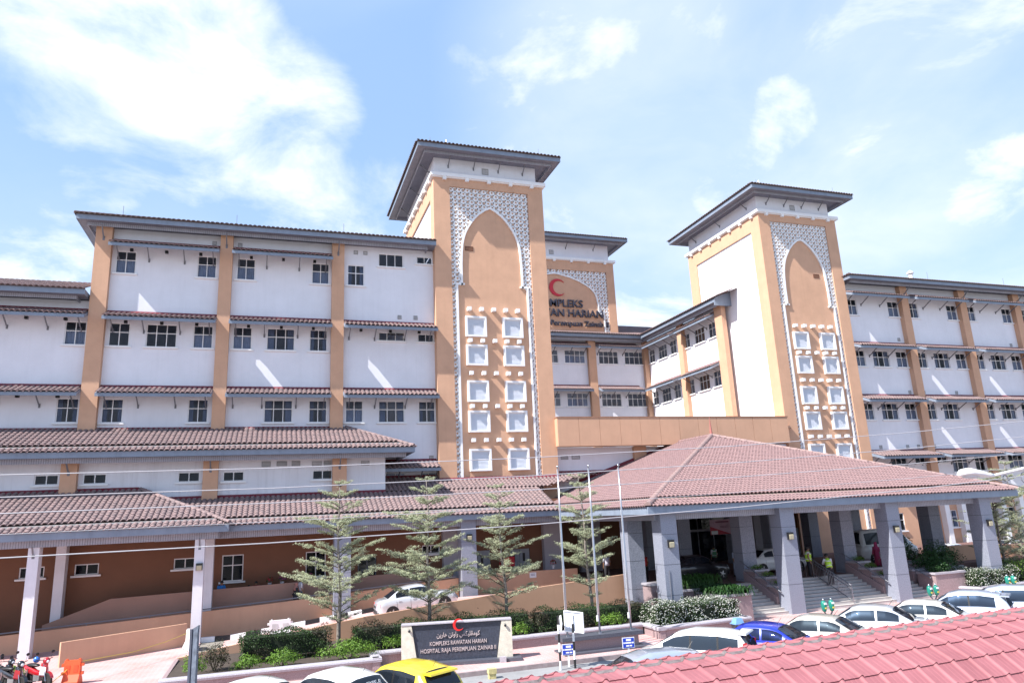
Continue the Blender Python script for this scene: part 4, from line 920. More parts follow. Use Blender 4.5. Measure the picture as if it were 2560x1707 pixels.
# ---- granite planters stepping down beside the stairs
def planter(label, blocks, fronts=()):
    th = thing('terraced_planter', label, 'planter', (blocks[0][0], blocks[0][2], .1))
    for x0, x1, y0, y1, z in blocks:
        o = MB().box(x0, x1, y0, y1, .1, z-.1).build('tier', M_PINK, th)
        mb = MB(); ring(mb, x0-.06, x1+.06, y0-.06, y1+.02, .22, z-.1, z); c = mb.build('coping', M_COPE, o)
        MB().box(x0+.12, x1-.12, y0+.12, y1-.1, z-.1, z-.06).build('soil', mat('soil', (.06, .045, .035), .95, .2, 8), o)
    return th
planter('stepped pink granite planter with ferns below the porch column nearest the flagpoles', [(19.75, 21.38, 29.9, 31.9, 1.4), (18.25, 19.4, 31.35, 32.2, .95), (18.2, 21.4, 32.2, 33.0, 1.5), (17.9, 21.4, 33.0, 33.9, 1.8)])
planter('stepped pink granite planter with dark bushes at the far side of the steps', [(33.55, 35.6, 30.75, 31.9, 1.4), (35.6, 37.0, 31.35, 32.2, .95), (33.55, 37.2, 32.2, 33.0, 1.5), (33.55, 37.25, 33.0, 33.9, 1.8)])
for x, s in ((24.0, 'small stepped planter of yellow-green plants between the narrow and wide stair flights'), (30.7, 'small stepped planter of yellow-green plants behind the third granite column')):
    th = planter(s, [(x+.02, x+.82, 33.05, 33.88, 2.05), (x+.02, x+.82, 32.2, 33.0, 1.75), (x+.02, x+.82, 31.36, 32.15, 1.4)])
    MB().hexa([(x-.1, 31.4, .1), (x, 31.4, .1), (x, 33.9, .1), (x-.1, 33.9, .1)], [(x-.1, 31.4, .9), (x, 31.4, .9), (x, 33.9, 1.95), (x-.1, 33.9, 1.95)]).build('cheek_wall', M_PINK, th)
    rail(th, [(x-.18, 30.9, 1.15), (x-.18, 33.9, 2.45), (x-.18, 34.0, 2.45)])
    for y in (31.0, 32.3, 33.7): MB().tube([(x-.18, y, 1.19+(y-31)*.433), (x-.06, y, 1.12+(y-31)*.433)], .018, 5).build('rail_bracket', M_CHROME, th)
rail(st, [(33.38, 30.9, 1.15), (33.38, 33.9, 2.4)]); rail(st, [(21.55, 30.9, 1.05), (21.55, 31.4, 1.25)])

# ------------------------------------------------------------------ ground, road, pavements
def paving_mat(name, c1, c2, cm, bw, bh):
    m = bpy.data.materials.new(name); m.use_nodes = True; t = m.node_tree; b = t.nodes['Principled BSDF']; b.inputs['Roughness'].default_value = .85
    g = nd('ShaderNodeNewGeometry', t); mp = nd('ShaderNodeMapping', t); mp.inputs['Rotation'].default_value = (0, 0, R(45)); lk(g.outputs['Position'], mp.inputs[0], t)
    br = nd('ShaderNodeTexBrick', t, i={'Color1': (*c1, 1), 'Color2': (*c2, 1), 'Mortar': (*cm, 1), 'Scale': 1, 'Mortar Size': .012, 'Brick Width': bw, 'Row Height': bh}); lk(mp.outputs[0], br.inputs[0], t)
    no = nd('ShaderNodeTexNoise', t, i={'Scale': .7, 'Detail': 6}); lk(g.outputs['Position'], no.inputs['Vector'], t)
    rm = nd('ShaderNodeMapRange', t, i={1: .35, 2: .7, 3: .0, 4: .75}); lk(no.outputs[0], rm.inputs[0], t)
    mx = nd('ShaderNodeMix', t, data_type='RGBA'); mx.inputs[7].default_value = (*cm, 1); lk(rm.outputs[0], mx.inputs[0], t); lk(br.outputs[0], mx.inputs[6], t); lk(mx.outputs[2], b.inputs['Base Color'], t)
    MATS[name] = m; return m
M_PAV2 = paving_mat('brick_paving', (.50, .24, .21), (.44, .22, .20), (.50, .40, .40), .3, .15)
def sheet(name, x0, x1, y0, y1, z, m): mb = MB(); mb.face((x0, y0, z), (x1, y0, z), (x1, y1, z), (x0, y1, z)); return struct(mb.build(name, m))
sheet('ground', -1500, 1500, -1500, 1500, -.03, mat('bare_ground', (.24, .22, .19), .95, .15, .1))
sheet('road', -200, 200, 8.5, 26.25, 0, M_ROAD)
sheet('forecourt_paving', -40, -3.0, 26.25, 42.3, .006, M_PAV2)
struct(MB().box(-3.0, 80, 26.4, 33.4, -.02, .15).build('pavement', M_PAV2))
kb = MB().box(0, 1.192, 0, .15, 0, .155).mesh('kerb_stone', mat('kerb_granite', (.26, .2, .2), .8, .22, 6, col2=(.36, .3, .3)))
kr = struct(MB().box(-3, 80, 26.26, 26.39, -.02, .12).build('kerb', MATS['kerb_granite']))
for k in range(42): put('kerb_stone', kb, kr, loc=(-3+1.2*k, 26.25, 0))
# vehicle ramp up to the porch
def RZ(x): return max(0, min(1.08, .105*(x+1.5)))
mb = MB(); mb.hexa([(-3, 33.4, -.1), (8.8, 34.5, -.1), (8.8, 41.0, -.1), (-3, 41.0, -.1)], [(-1.3, 33.5, .01), (8.8, 34.5, 1.074), (8.8, 41.0, 1.074), (-1.3, 41.0, .01)]); struct(mb.build('vehicle_ramp', M_PAV2)); struct(MB().hexa([(8.8, 34.5, -.1), (13.2, 34.9, -.1), (13.2, 41, -.1), (8.8, 41, -.1)], [(8.8, 34.5, 1.074), (13.2, 34.9, 1.074), (13.2, 41, 1.074), (8.8, 41, 1.074)]).build('vehicle_ramp', M_PAV2))
ow = thing('ramp_wall', 'long plain ochre wall of the vehicle ramp behind the hedges', 'wall', (5, 35.2, 0))
mb = MB(); wp = [(-3.3, 33.2, .5), (-1.4, 33.45, .74), (1.78, 33.75, 1.08), (4.05, 33.95, 1.33), (7.0, 34.25, 1.53), (9.6, 34.5, 1.70), (13.0, 34.8, 1.91), (17.95, 35.2, 2.16)]
rings = [[mb.p(x, y, -.2), mb.p(x, y, z), mb.p(x, y+.14, z), mb.p(x, y+.14, -.2)] for x, y, z in wp]
for A, B in zip(rings, rings[1:]):
    for j in range(4): mb.f.append([A[j], A[(j+1) % 4], B[(j+1) % 4], B[j]])
mb.f.append(rings[0][::-1]); mb.f.append(rings[-1]); mb.build('wall', M_OCHRE2, ow)
ow2 = thing('ramp_wall', 'plain ochre ramp wall beyond the last granite column', 'wall', (48, 35, 0))
strip_wall(ow2, 'wall', [(38.2, 2.35), (41, 2.3), (45.5, 2.08), (62, 1.2)], 35.0, 35.15, -.2, M_OCHRE2)
iw = thing('ramp_wall', 'short ochre wall with sunlit top behind the orange barrier', 'wall', (-8.2, 37.1, 0))
a, b = Vector((-8.25, 37.1)), Vector((-3.6, 39.95)); t = (b-a).normalized(); nn = Vector((-t.y, t.x))*.15
MB().hexa([(a.x, a.y, -.1), (b.x, b.y, -.1), (b.x+nn.x, b.y+nn.y, -.1), (a.x+nn.x, a.y+nn.y, -.1)], [(a.x, a.y, 1.0), (b.x, b.y, 1.02), (b.x+nn.x, b.y+nn.y, 1.02), (a.x+nn.x, a.y+nn.y, 1.0)]).build('wall', M_OCHRE2, iw)
pk = thing('painted_kerb', 'black and white painted kerb along the ramp', 'kerb', (0, 41, 0))
for k in range(15):
    x = -3.1+.72*k; z0, z1 = RZ(x), RZ(x+.7)
    MB().hexa([(x, 40.75, z0-.1), (x+.71, 40.75, z1-.1), (x+.71, 41.0, z1-.1), (x, 41.0, z0-.1)], [(x, 40.78, z0+.2), (x+.71, 40.78, z1+.2), (x+.71, 41.0, z1+.2), (x, 41.0, z0+.2)]).build('kerb_block', M_TRIM if k % 2 == 0 else M_BLACK, pk)
struct(MB().hexa([(-3.1, 41.0, -.1), (11, 41.0, -.1), (11, 42.3, -.1), (-3.1, 42.3, -.1)], [(-3.1, 41.0, .05), (11, 41.0, .85), (11, 42.3, .85), (-3.1, 42.3, .05)]).build('verge', M_OCHRE2))
# ------------------------------------------------------------------ roadside planters
def coped_wall(th, pts, z=.62, t=.3):
    for (xa, ya), (xb, yb) in zip(pts, pts[1:]):
        a, b = Vector((xa, ya)), Vector((xb, yb)); d = (b-a).normalized(); n = Vector((-d.y, d.x))
        P = lambda p, o, h: (p.x+n.x*o, p.y+n.y*o, h)
        b2 = b+d*.001
        MB().hexa([P(a, .04, .05), P(b2, .04, .05), P(b2, t, .05), P(a, t, .05)], [P(a, .04, z-.14), P(b2, .04, z-.14), P(b2, t, z-.14), P(a, t, z-.14)]).build('front_wall', M_PINK, th)
        prof = [(-.03, -.14), (-.05, -.07), (-.03, -.02), (.05, 0), (t-.02, 0), (t+.03, -.05), (t+.03, -.14)]
        A = a-d*.04; B = b+d*.04; mb = MB(); mb.prism(prof, lambda u, v, w: P(A.lerp(B, w), u, z+v), 0, 1); mb.build('coping', M_COPE, th)
p1 = thing('roadside_planter', 'low granite planter wall in front of the lime shrubs beside the name sign', 'planter', (0, 28.2, 0))
coped_wall(p1, [(-3.3, 28.25), (4.0, 28.1)]); MB().box(-3.36, -3.22, 28.5, 33.15, 0, .49).build('side_wall', M_PINK, p1); coped_wall(p1, [(4.0, 28.1), (4.05, 29.3)])
p2 = thing('roadside_planter', 'low granite planter wall running behind the name sign and flagpoles', 'planter', (10, 29.3, 0))
coped_wall(p2, [(4.05, 29.3), (15.5, 29.6)])
p3 = thing('roadside_planter', 'granite planter wall round the white-flowering hedge by the blue bin', 'planter', (18, 28.3, 0))
coped_wall(p3, [(15.5, 29.6), (15.47, 28.2), (20.2, 28.5), (20.3, 30.7)])
p4 = thing('roadside_planter', 'granite planter wall under the flowering hedge at the far parking meter', 'planter', (37, 29.8, 0))
coped_wall(p4, [(35.0, 30.9), (35.4, 29.7), (39.2, 30.1), (60, 30.6)])
M_SOIL = MATS['soil']
so = MB(); so.face((-3.2, 28.4, .5), (4.1, 28.3, .5), (4.1, 34.0, .5), (-3.3, 33.2, .42)); so.face((4.1, 29.5, .5), (20, 29.6, .5), (20, 35.2, .5), (4.1, 35.2, .5)); so.face((15.6, 28.4, .5), (20.2, 28.6, .5), (20.2, 29.6, .5), (15.6, 29.6, .5)); so.face((35.4, 29.9, .5), (60, 30.8, .5), (60, 35, .5), (35.4, 35, .5))
struct(so.build('planting_soil', M_SOIL))
# ------------------------------------------------------------------ greenery
def leaf(mb, c, n, size, asp=.55):
    n = n.normalized(); a = n.orthogonal().normalized(); a.rotate(Matrix.Rotation(random.uniform(0, 6.28), 3, n)); b = n.cross(a)
    i = len(mb.v); L, w = size, size*asp
    for q in (c-a*L*.5, c+b*w*.5+n*.1*size, c+a*L*.5, c-b*w*.5+n*.1*size): mb.v.append(tuple(q))
    mb.f.append([i, i+1, i+2, i+3])
def rnd_dir():
    while True:
        v = Vector((random.uniform(-1, 1), random.uniform(-1, 1), random.uniform(-1, 1)))
        if .1 < v.length < 1: return v.normalized()
def finish(mb, name, m, parent, kind=None):
    me = bpy.data.meshes.new(name); me.from_pydata(mb.v, [], mb.f); me.materials.append(m); return put(name, me, parent, kind)
M_HEDGE = leafmat('hedge_leaf', (.055, .10, .028), (.025, .055, .018))
M_HEDGEP = leafmat('purple_hedge_leaf', (.08, .085, .035), (.055, .035, .035))
M_LIME = leafmat('lime_leaf', (.17, .29, .035), (.08, .17, .025))
M_FERN = leafmat('fern_leaf', (.03, .085, .018), (.014, .045, .012), .15)
M_TREE = leafmat('variegated_leaf', (.45, .48, .33), (.30, .335, .20), .3, 30)
M_BLOOM = leafmat('white_bloom', (.75, .75, .70), (.6, .62, .55), .2)
M_BARK = mat('pale_bark', (.23, .20, .175), .9, .2, 12, .4, 40)
M_TWIG = mat('twig', (.10, .085, .06), .9, .1)
def hedge(name, label, x0, x1, y0, y1, z0, z1, m, n, size=.07, cat='hedge', blooms=0, lump=.1, group=None, m2=None):
    """clipped hedge: a leafy shell with an uneven surface over a dark core and stems"""
    th = thing(name, label, cat, ((x0+x1)/2, (y0+y1)/2, z0), group); mb = MB(); mb2 = MB(); bl = MB()
    ph = [random.uniform(0, 6.28) for _ in range(6)]
    for k in range(n):
        u, v, w = random.random(), random.random(), random.random()
        q = random.random()
        if q < .42: p = Vector((x0+(x1-x0)*u, y0+(y1-y0)*.02, z0+(z1-z0)*w)); nn = Vector((0, -1, .25))
        elif q < .78: p = Vector((x0+(x1-x0)*u, y0+(y1-y0)*v, z1)); nn = Vector((0, -.1, 1))
        elif q < .88: p = Vector((x0, y0+(y1-y0)*v, z0+(z1-z0)*w)); nn = Vector((-1, 0, .3))
        elif q < .94: p = Vector((x1, y0+(y1-y0)*v, z0+(z1-z0)*w)); nn = Vector((1, 0, .3))
        else: p = Vector((x0+(x1-x0)*u, y0+(y1-y0)*v, z0+(z1-z0)*w)); nn = rnd_dir()
        bump_ = lump*(math.sin(p.x*5.1+ph[0])+math.sin(p.y*6.3+ph[1]+p.x*2)+math.sin(p.z*7+ph[2]+p.x*3.3))*.6
        r = min((p.x-x0), (x1-p.x), .25)/.25
        p += nn*(bump_-random.random()**2*.16) - Vector((0, 0, (1-r)*.1))
        p += rnd_dir()*.035
        leaf(mb2 if (m2 and math.sin(p.x*2.7+ph[3])+math.sin(p.z*5+p.x+ph[4]) > .55) else mb, p, nn*.6+rnd_dir()*.75, size*random.uniform(.7, 1.25))
        if blooms and random.random() < blooms*(1.6 if nn.z > .5 else .8):
            c = p+nn*.03
            for _ in range(3): leaf(bl, c+rnd_dir()*.012, nn+rnd_dir()*.5, .042, .9)
    finish(mb, 'leaves', m, th)
    if m2: finish(mb2, 'tinted_leaves', m2, th)
    if blooms: finish(bl, 'blossom', M_BLOOM, th)
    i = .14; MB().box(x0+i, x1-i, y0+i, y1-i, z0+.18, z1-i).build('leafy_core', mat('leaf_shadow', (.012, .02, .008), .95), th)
    for k in range(max(3, int((x1-x0)/.35))):
        x = x0+.15+(x1-x0-.3)*random.random(); y = random.uniform(y0+.1, y1-.1); MB().tube([(x, y, z0-.05), (x+random.uniform(-.05, .05), y, z0+.3)], .012, 5).build('stem', M_BARK, th)
    return th
def shrub(label, c, r, m, n, size=.075, spiky=False, name='shrub', cat='shrub', group=None):
    th = thing(name, label, cat, (c[0], c[1], c[2]-r[2]), group); mb = MB(); ph = [random.uniform(0, 6.28) for _ in range(4)]
    for k in range(n):
        d = rnd_dir()
        if d.z < -.55: continue
        f = (random.random()**.35)*(1+.16*math.sin(d.x*5+ph[0])+.14*math.sin(d.y*6+d.z*5+ph[1])+.08*math.sin(d.x*11+ph[2]))
        p = Vector((c[0]+d.x*r[0]*f, c[1]+d.y*r[1]*f, c[2]+d.z*r[2]*f)); leaf(mb, p, d+rnd_dir()*.9+Vector((0, 0, .4)), size*random.uniform(.6, 1.3))
    finish(mb, 'leaves', m, th)
    for k in range(6):
        a = k*1.05+random.random(); st_ = MB().tube([(c[0], c[1], c[2]-r[2]-.02), (c[0]+.3*r[0]*math.cos(a), c[1]+.3*r[1]*math.sin(a), c[2]-.2*r[2]), (c[0]+.65*r[0]*math.cos(a), c[1]+.65*r[1]*math.sin(a), c[2]+.3*r[2])], [.018, .013, .006], 5); st_.build('stem', M_TWIG, th)
    return th
def fern(label, c, spread, h, n, m=None, name='fern', width=.05, cat='plant', group=None, box=None):
    """arching blades from a clump (or from many points of a planting box)"""
    th = thing(name, label, cat, c, group); mb = MB()
    for k in range(n):
        a = random.uniform(0, 6.28); L = h*random.uniform(.6, 1.15); o = Vector(c)
        if box: o = Vector((random.uniform(box[0], box[1]), random.uniform(box[2], box[3]), c[2]))
        rr = spread*random.uniform(.5, 1.1); d = Vector((math.cos(a), math.sin(a), 0)); s = Vector((-d.y, d.x, 0)); prev = None
        for j in range(6):
            t_ = j/5; p = o+d*rr*t_+Vector((0, 0, L*(1.25*t_-.75*t_*t_-(.55*t_**4 if rr > .3 else 0)))); w = width*(1-.85*t_)
            cur = (len(mb.v), len(mb.v)+1); mb.v += [tuple(p+s*w*.5), tuple(p-s*w*.5)]
            if prev: mb.f.append([prev[0], cur[0], cur[1], prev[1]])
            prev = cur
    finish(mb, 'fronds', m or M_FERN, th)
    b = box or (c[0]-.12, c[0]+.12, c[1]-.12, c[1]+.12); MB().box(b[0], b[1], b[2], b[3], c[2]-.08, c[2]+.06).build('root_clump', MATS['leaf_shadow'], th)
    return th
def tiered_tree(label, x, y, z0, top, tiers, lean=(0, 0), seed=1, dens=1.0):
    """tiered tree: straight trunk, flat whorls of upswept branches carrying fine leaf sprays"""
    random.seed(seed); th = thing('tiered_tree', label, 'tree', (x, y, z0), 'tiered trees in the roadside planting')
    def ax(z): t_ = (z-z0)/(top-z0); return Vector((x+lean[0]*t_+.04*math.sin(z*1.7+seed), y+lean[1]*t_, z))
    pts = [ax(z0-.1+(top-z0)*k/12) for k in range(13)]
    MB().tube(pts, [.085*(1-.9*k/12)+.006 for k in range(13)], 8).build('trunk', M_BARK, th, True)
    lv = MB(); tw = MB()
    for zt, r, nb, q in tiers:
        a0 = random.uniform(0, 6.28)
        for k in range(nb):
            if random.random() < .08: continue
            a = a0+2*math.pi*k/nb+random.uniform(-.35, .35); L = r*random.choice((.6, .85, 1.0, 1.1, 1.35))*random.uniform(.9, 1.1); d = Vector((math.cos(a), math.sin(a), 0)); s = Vector((-d.y, d.x, 0)); rise = L*random.uniform(.3, .45)
            o = ax(zt-rise*.8+random.uniform(-.03, .03))
            def bp(t_): return o+d*(L*t_)+Vector((0, 0, rise*(1.35*t_-.35*t_*t_)))
            tw.tube([bp(0), bp(.33), bp(.66), bp(1)], [.024*min(1, r), .015, .008, .003], 5)
            for j in range(int(15*min(1.6, L))+5):
                t_ = random.uniform(.15, 1.0); sgn = random.choice((-1, 1)); l2 = (.12+.5*L*max(.15, 1-abs(t_-.45)*1.2))*random.uniform(.35, .85)*.75
                b0 = bp(t_); d2 = (d*random.uniform(.5, 1)+s*sgn*random.uniform(.3, 1.0)+Vector((0, 0, random.uniform(0, .22)))).normalized(); b1 = b0+d2*l2
                tw.tube([b0, b1], [.006, .002], 4, False)
                for i in range(int(34*dens*q*l2/.4)+5):
                    u = random.random()**.8; p = b0.lerp(b1, u)+Vector((random.gauss(0, .04), random.gauss(0, .04), random.gauss(.03, .026)))
                    leaf(lv, p, Vector((random.gauss(0, .7), random.gauss(0, .7)-.2, 1)), random.uniform(.032, .066), .6)
    finish(tw, 'branches', M_TWIG, th, 'stuff'); finish(lv, 'crown', M_TREE, th)
    return th
TI = [(1.75, .8, 5, .35), (2.45, 1.75, 7, 1.0), (3.35, 2.05, 8, 1.1), (3.95, 1.75, 7, 1.0), (4.55, 1.4, 7, 1.0), (5.1, 1.05, 6, .9), (5.55, 1.65, 8, 1.1), (6.2, .9, 6, 1.0), (6.65, .7, 6, .9), (7.05, .35, 5, .8)]
tiered_tree('tiered pale-leaved tree nearest the white barriers', 2.84, 31.5, .5, 7.2, TI, (-.1, 0), 3)
tiered_tree('tiered pale-leaved tree standing before the white car on the ramp', 6.5, 31.5, .5, 7.35, [(z*1.0+.05, r*f, n, q) for (z, r, n, q), f in zip(TI, (1.1, .8, 1.0, .95, 1.0, 1.1, 1.05, .9, 1, 1))], (.02, 0), 11)
tiered_tree('sparser tiered tree directly behind the name sign', 9.96, 31.5, .5, 6.75, [(z*.95, r*f, n, q*.7) for (z, r, n, q), f in zip(TI, (.6, .85, .9, .55, 1.2, .9, .75, 1.0, 1, 1))], (-.25, 0), 23)
tiered_tree('sparse tiered tree seen through the three flagpoles', 14.0, 31.5, .5, 7.3, [(z*1.0, r*f, n, q*.72) for (z, r, n, q), f in zip(TI, (.6, .7, .7, .85, .85, 1.0, .7, 1.0, 1, 1))], (-.25, 0), 37)
tiered_tree('tiered tree at the far end of the entrance porch', 40.3, 32.0, .5, 6.6, [(z*.92, r*.85, n, q*.8) for z, r, n, q in TI], (-.2, 0), 51)
tiered_tree('tiered tree rising behind the corner of the porch roof near the street lamp', 44.5, 34.0, .5, 7.4, [(z*1.02, r*1.15, n, q*.8) for z, r, n, q in TI], (-.2, 0), 58)
random.seed(99)
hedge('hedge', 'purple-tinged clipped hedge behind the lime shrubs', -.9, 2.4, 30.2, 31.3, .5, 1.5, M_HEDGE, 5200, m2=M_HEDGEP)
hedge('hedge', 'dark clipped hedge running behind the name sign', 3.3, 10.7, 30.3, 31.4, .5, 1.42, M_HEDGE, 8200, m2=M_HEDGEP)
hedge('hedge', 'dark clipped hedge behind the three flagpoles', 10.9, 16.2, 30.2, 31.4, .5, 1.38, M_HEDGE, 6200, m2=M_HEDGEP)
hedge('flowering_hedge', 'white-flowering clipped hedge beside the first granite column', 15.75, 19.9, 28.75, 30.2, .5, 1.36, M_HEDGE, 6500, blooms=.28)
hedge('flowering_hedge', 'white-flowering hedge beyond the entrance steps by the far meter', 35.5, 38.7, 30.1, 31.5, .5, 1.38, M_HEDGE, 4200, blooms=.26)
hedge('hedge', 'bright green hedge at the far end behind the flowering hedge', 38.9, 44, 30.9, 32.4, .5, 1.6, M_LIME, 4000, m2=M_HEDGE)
shrub('small green shrub at the sunlit end of the planter by the tall sign', (-2.35, 28.9, .85), (.42, .35, .36), M_LIME, 900)
shrub('round purple-green shrub beside the tall dark sign post', (-1.7, 29.6, .95), (.56, .5, .5), M_HEDGEP, 1700)
shrub('small lime shrub in front of the purple-tinged hedge', (-.55, 28.9, .78), (.42, .36, .28), M_LIME, 900)
shrub('round lime-green shrub at the middle of the front planter', (.6, 29.0, .78), (.66, .42, .3), M_LIME, 1500)
shrub('long lime-green shrub at the planter corner beside the name sign', (2.95, 29.05, .82), (1.12, .5, .38), M_LIME, 2600)
shrub('small lime shrub tucked behind the name sign', (4.75, 29.9, .8), (.4, .35, .28), M_LIME, 700)
shrub('small lime shrub at the other end of the name sign', (10.0, 29.95, .8), (.45, .3, .26), M_LIME, 700)
shrub('low lime shrub between the second and third flagpoles', (14.2, 30.0, .8), (.7, .32, .32), M_LIME, 1100)
fern('spiky yellow-green plant at the foot of the nearest tiered tree', (3.2, 31.3, .5), .45, .8, 70, M_LIME, 'spiky_plant', .045)
fern('spiky grass plant beside the small lime shrub', (-.9, 29.5, .5), .4, .5, 40, M_LIME, 'spiky_plant', .03)
fern('mass of dark ferns spilling over the stepped planter', (20.5, 30.9, 1.35), .7, .8, 800, box=(19.8, 21.3, 30.0, 31.8), name='fern_bed', width=.09)
fern('tall ferns on the upper tiers under the porch roof', (20.6, 32.7, 1.6), .7, 1.05, 650, leafmat('fern_leaf_light', (.05, .12, .02), (.025, .07, .015), .2), box=(19.0, 21.3, 32.3, 33.8), name='fern_bed', width=.07)
shrub('small-leaved shrub on the middle tier behind the first column', (18.9, 32.5, 1.6), (.6, .35, .3), M_HEDGE, 800)
shrub('small-leaved shrub on the low tier beside the first column', (18.8, 31.75, 1.1), (.5, .35, .25), M_HEDGE, 700)
for k, x in enumerate((18.5, 19.0, 19.5)): fern(('thin spider plant nearest the first granite column', 'middle spider plant behind the flowering hedge', 'spider plant at the corner of the fern planter')[k], (x, 31.0, .85), .28, .5, 26, M_LIME, 'spider_plant', .03)
shrub('big dark bush on the far stepped planter', (35.4, 32.2, 1.95), (1.7, .9, .85), M_FERN, 5200, .1)
shrub('dark bush sloping over the far planter corner', (34.5, 31.3, 1.55), (.85, .5, .4), M_FERN, 1800, .1)
shrub('tall dark bush behind the third column', (33.9, 33.2, 2.4), (.9, .6, .85), M_FERN, 2400, .1)
shrub('grey-green shrub on the upper far tier', (36.5, 33.3, 2.0), (.8, .4, .28), M_HEDGE, 1100)
shrub('grey-green shrub on the lower far tier', (36.6, 31.8, 1.2), (.6, .4, .3), M_HEDGE, 900)
for x, w in ((24.42, 'wide stair flight'), (31.12, 'third column')):
    for y, z, s in ((33.45, 2.02, 'upper'), (32.6, 1.72, 'middle'), (31.75, 1.38, 'lower')):
        shrub('yellow-green plant on the %s tier of the small planter by the %s' % (s, w), (x, y, z+.12), (.36, .33, .17), M_LIME, 420, .06, name='bedding_plant', cat='plant')
fern('clump of yellow-green grass behind the parked motorcycles', (-9.6, 36.4, .0), .7, .8, 120, M_LIME, 'grass_clump', .05)

# ------------------------------------------------------------------ cars
def paint(name, col, metal=.35):
    return mat('paint_'+name, col, .28, .02, .5, metal=metal, coat=1)
M_TYRE = mat('tyre', (.018, .018, .018), .85); M_TAIL = mat('tail_lamp', (.55, .012, .02), .15, .05, coat=1); M_HEADL = mat('head_lamp', (.7, .72, .75), .1, .05, coat=1)
M_CGL = glassmat('car_glass', (.35, .42, .5), .35, .03)
M_CGD = glassmat('car_glass_tinted', (.15, .17, .2), .15, .03)
def lerp_prof(pr, x):
    for (a, b), (c, d) in zip(pr, pr[1:]):
        if a <= x <= c: return b+(d-b)*(x-a)/(c-a) if c > a else b
    return pr[-1][1] if x > pr[-1][0] else pr[0][1]
TYPES = {   # body top line, roof line (x from rear 0 to front 1, z in m), length, width
    'sedan': dict(L=4.3, W=1.68, body=[(0, .62), (.02, .88), (.06, .97), (.2, .99), (.7, .94), (.93, .80), (.985, .62), (1, .5)], roof=[(.13, .98), (.2, 1.15), (.275, 1.34), (.33, 1.41), (.44, 1.44), (.54, 1.43), (.595, 1.37), (.68, 1.14), (.76, .93)], win=[(.24, .40), (.415, .64)], rear=(.145, .285), front=(.60, .735)),
    'hatch': dict(L=3.65, W=1.63, body=[(0, .6), (.015, .9), (.05, .96), (.3, .98), (.74, .94), (.94, .80), (.985, .62), (1, .5)], roof=[(.02, .98), (.05, 1.2), (.11, 1.43), (.3, 1.53), (.48, 1.53), (.58, 1.44), (.68, 1.2), (.79, .94)], win=[(.15, .38), (.395, .66)], rear=(.022, .105), front=(.60, .775)),
    'mpv': dict(L=4.25, W=1.7, body=[(0, .6), (.012, .92), (.04, .98), (.3, .99), (.78, .95), (.95, .82), (.985, .64), (1, .5)], roof=[(.015, 1.0), (.035, 1.25), (.08, 1.5), (.25, 1.59), (.48, 1.59), (.6, 1.48), (.72, 1.2), (.83, .95)], win=[(.09, .24), (.255, .46), (.475, .7)], rear=(.018, .075), front=(.62, .815)),
    'van': dict(L=4.9, W=1.8, body=[(0, .6), (.01, 1.1), (.03, 1.15), (.3, 1.15), (.85, 1.1), (.95, .95), (.99, .7), (1, .5)], roof=[(.008, 1.15), (.015, 1.6), (.04, 2.15), (.2, 2.25), (.62, 2.25), (.72, 2.1), (.82, 1.6), (.9, 1.1)], win=[(.08, .3), (.33, .56), (.6, .8)], rear=(.01, .035), front=(.72, .89)),
}
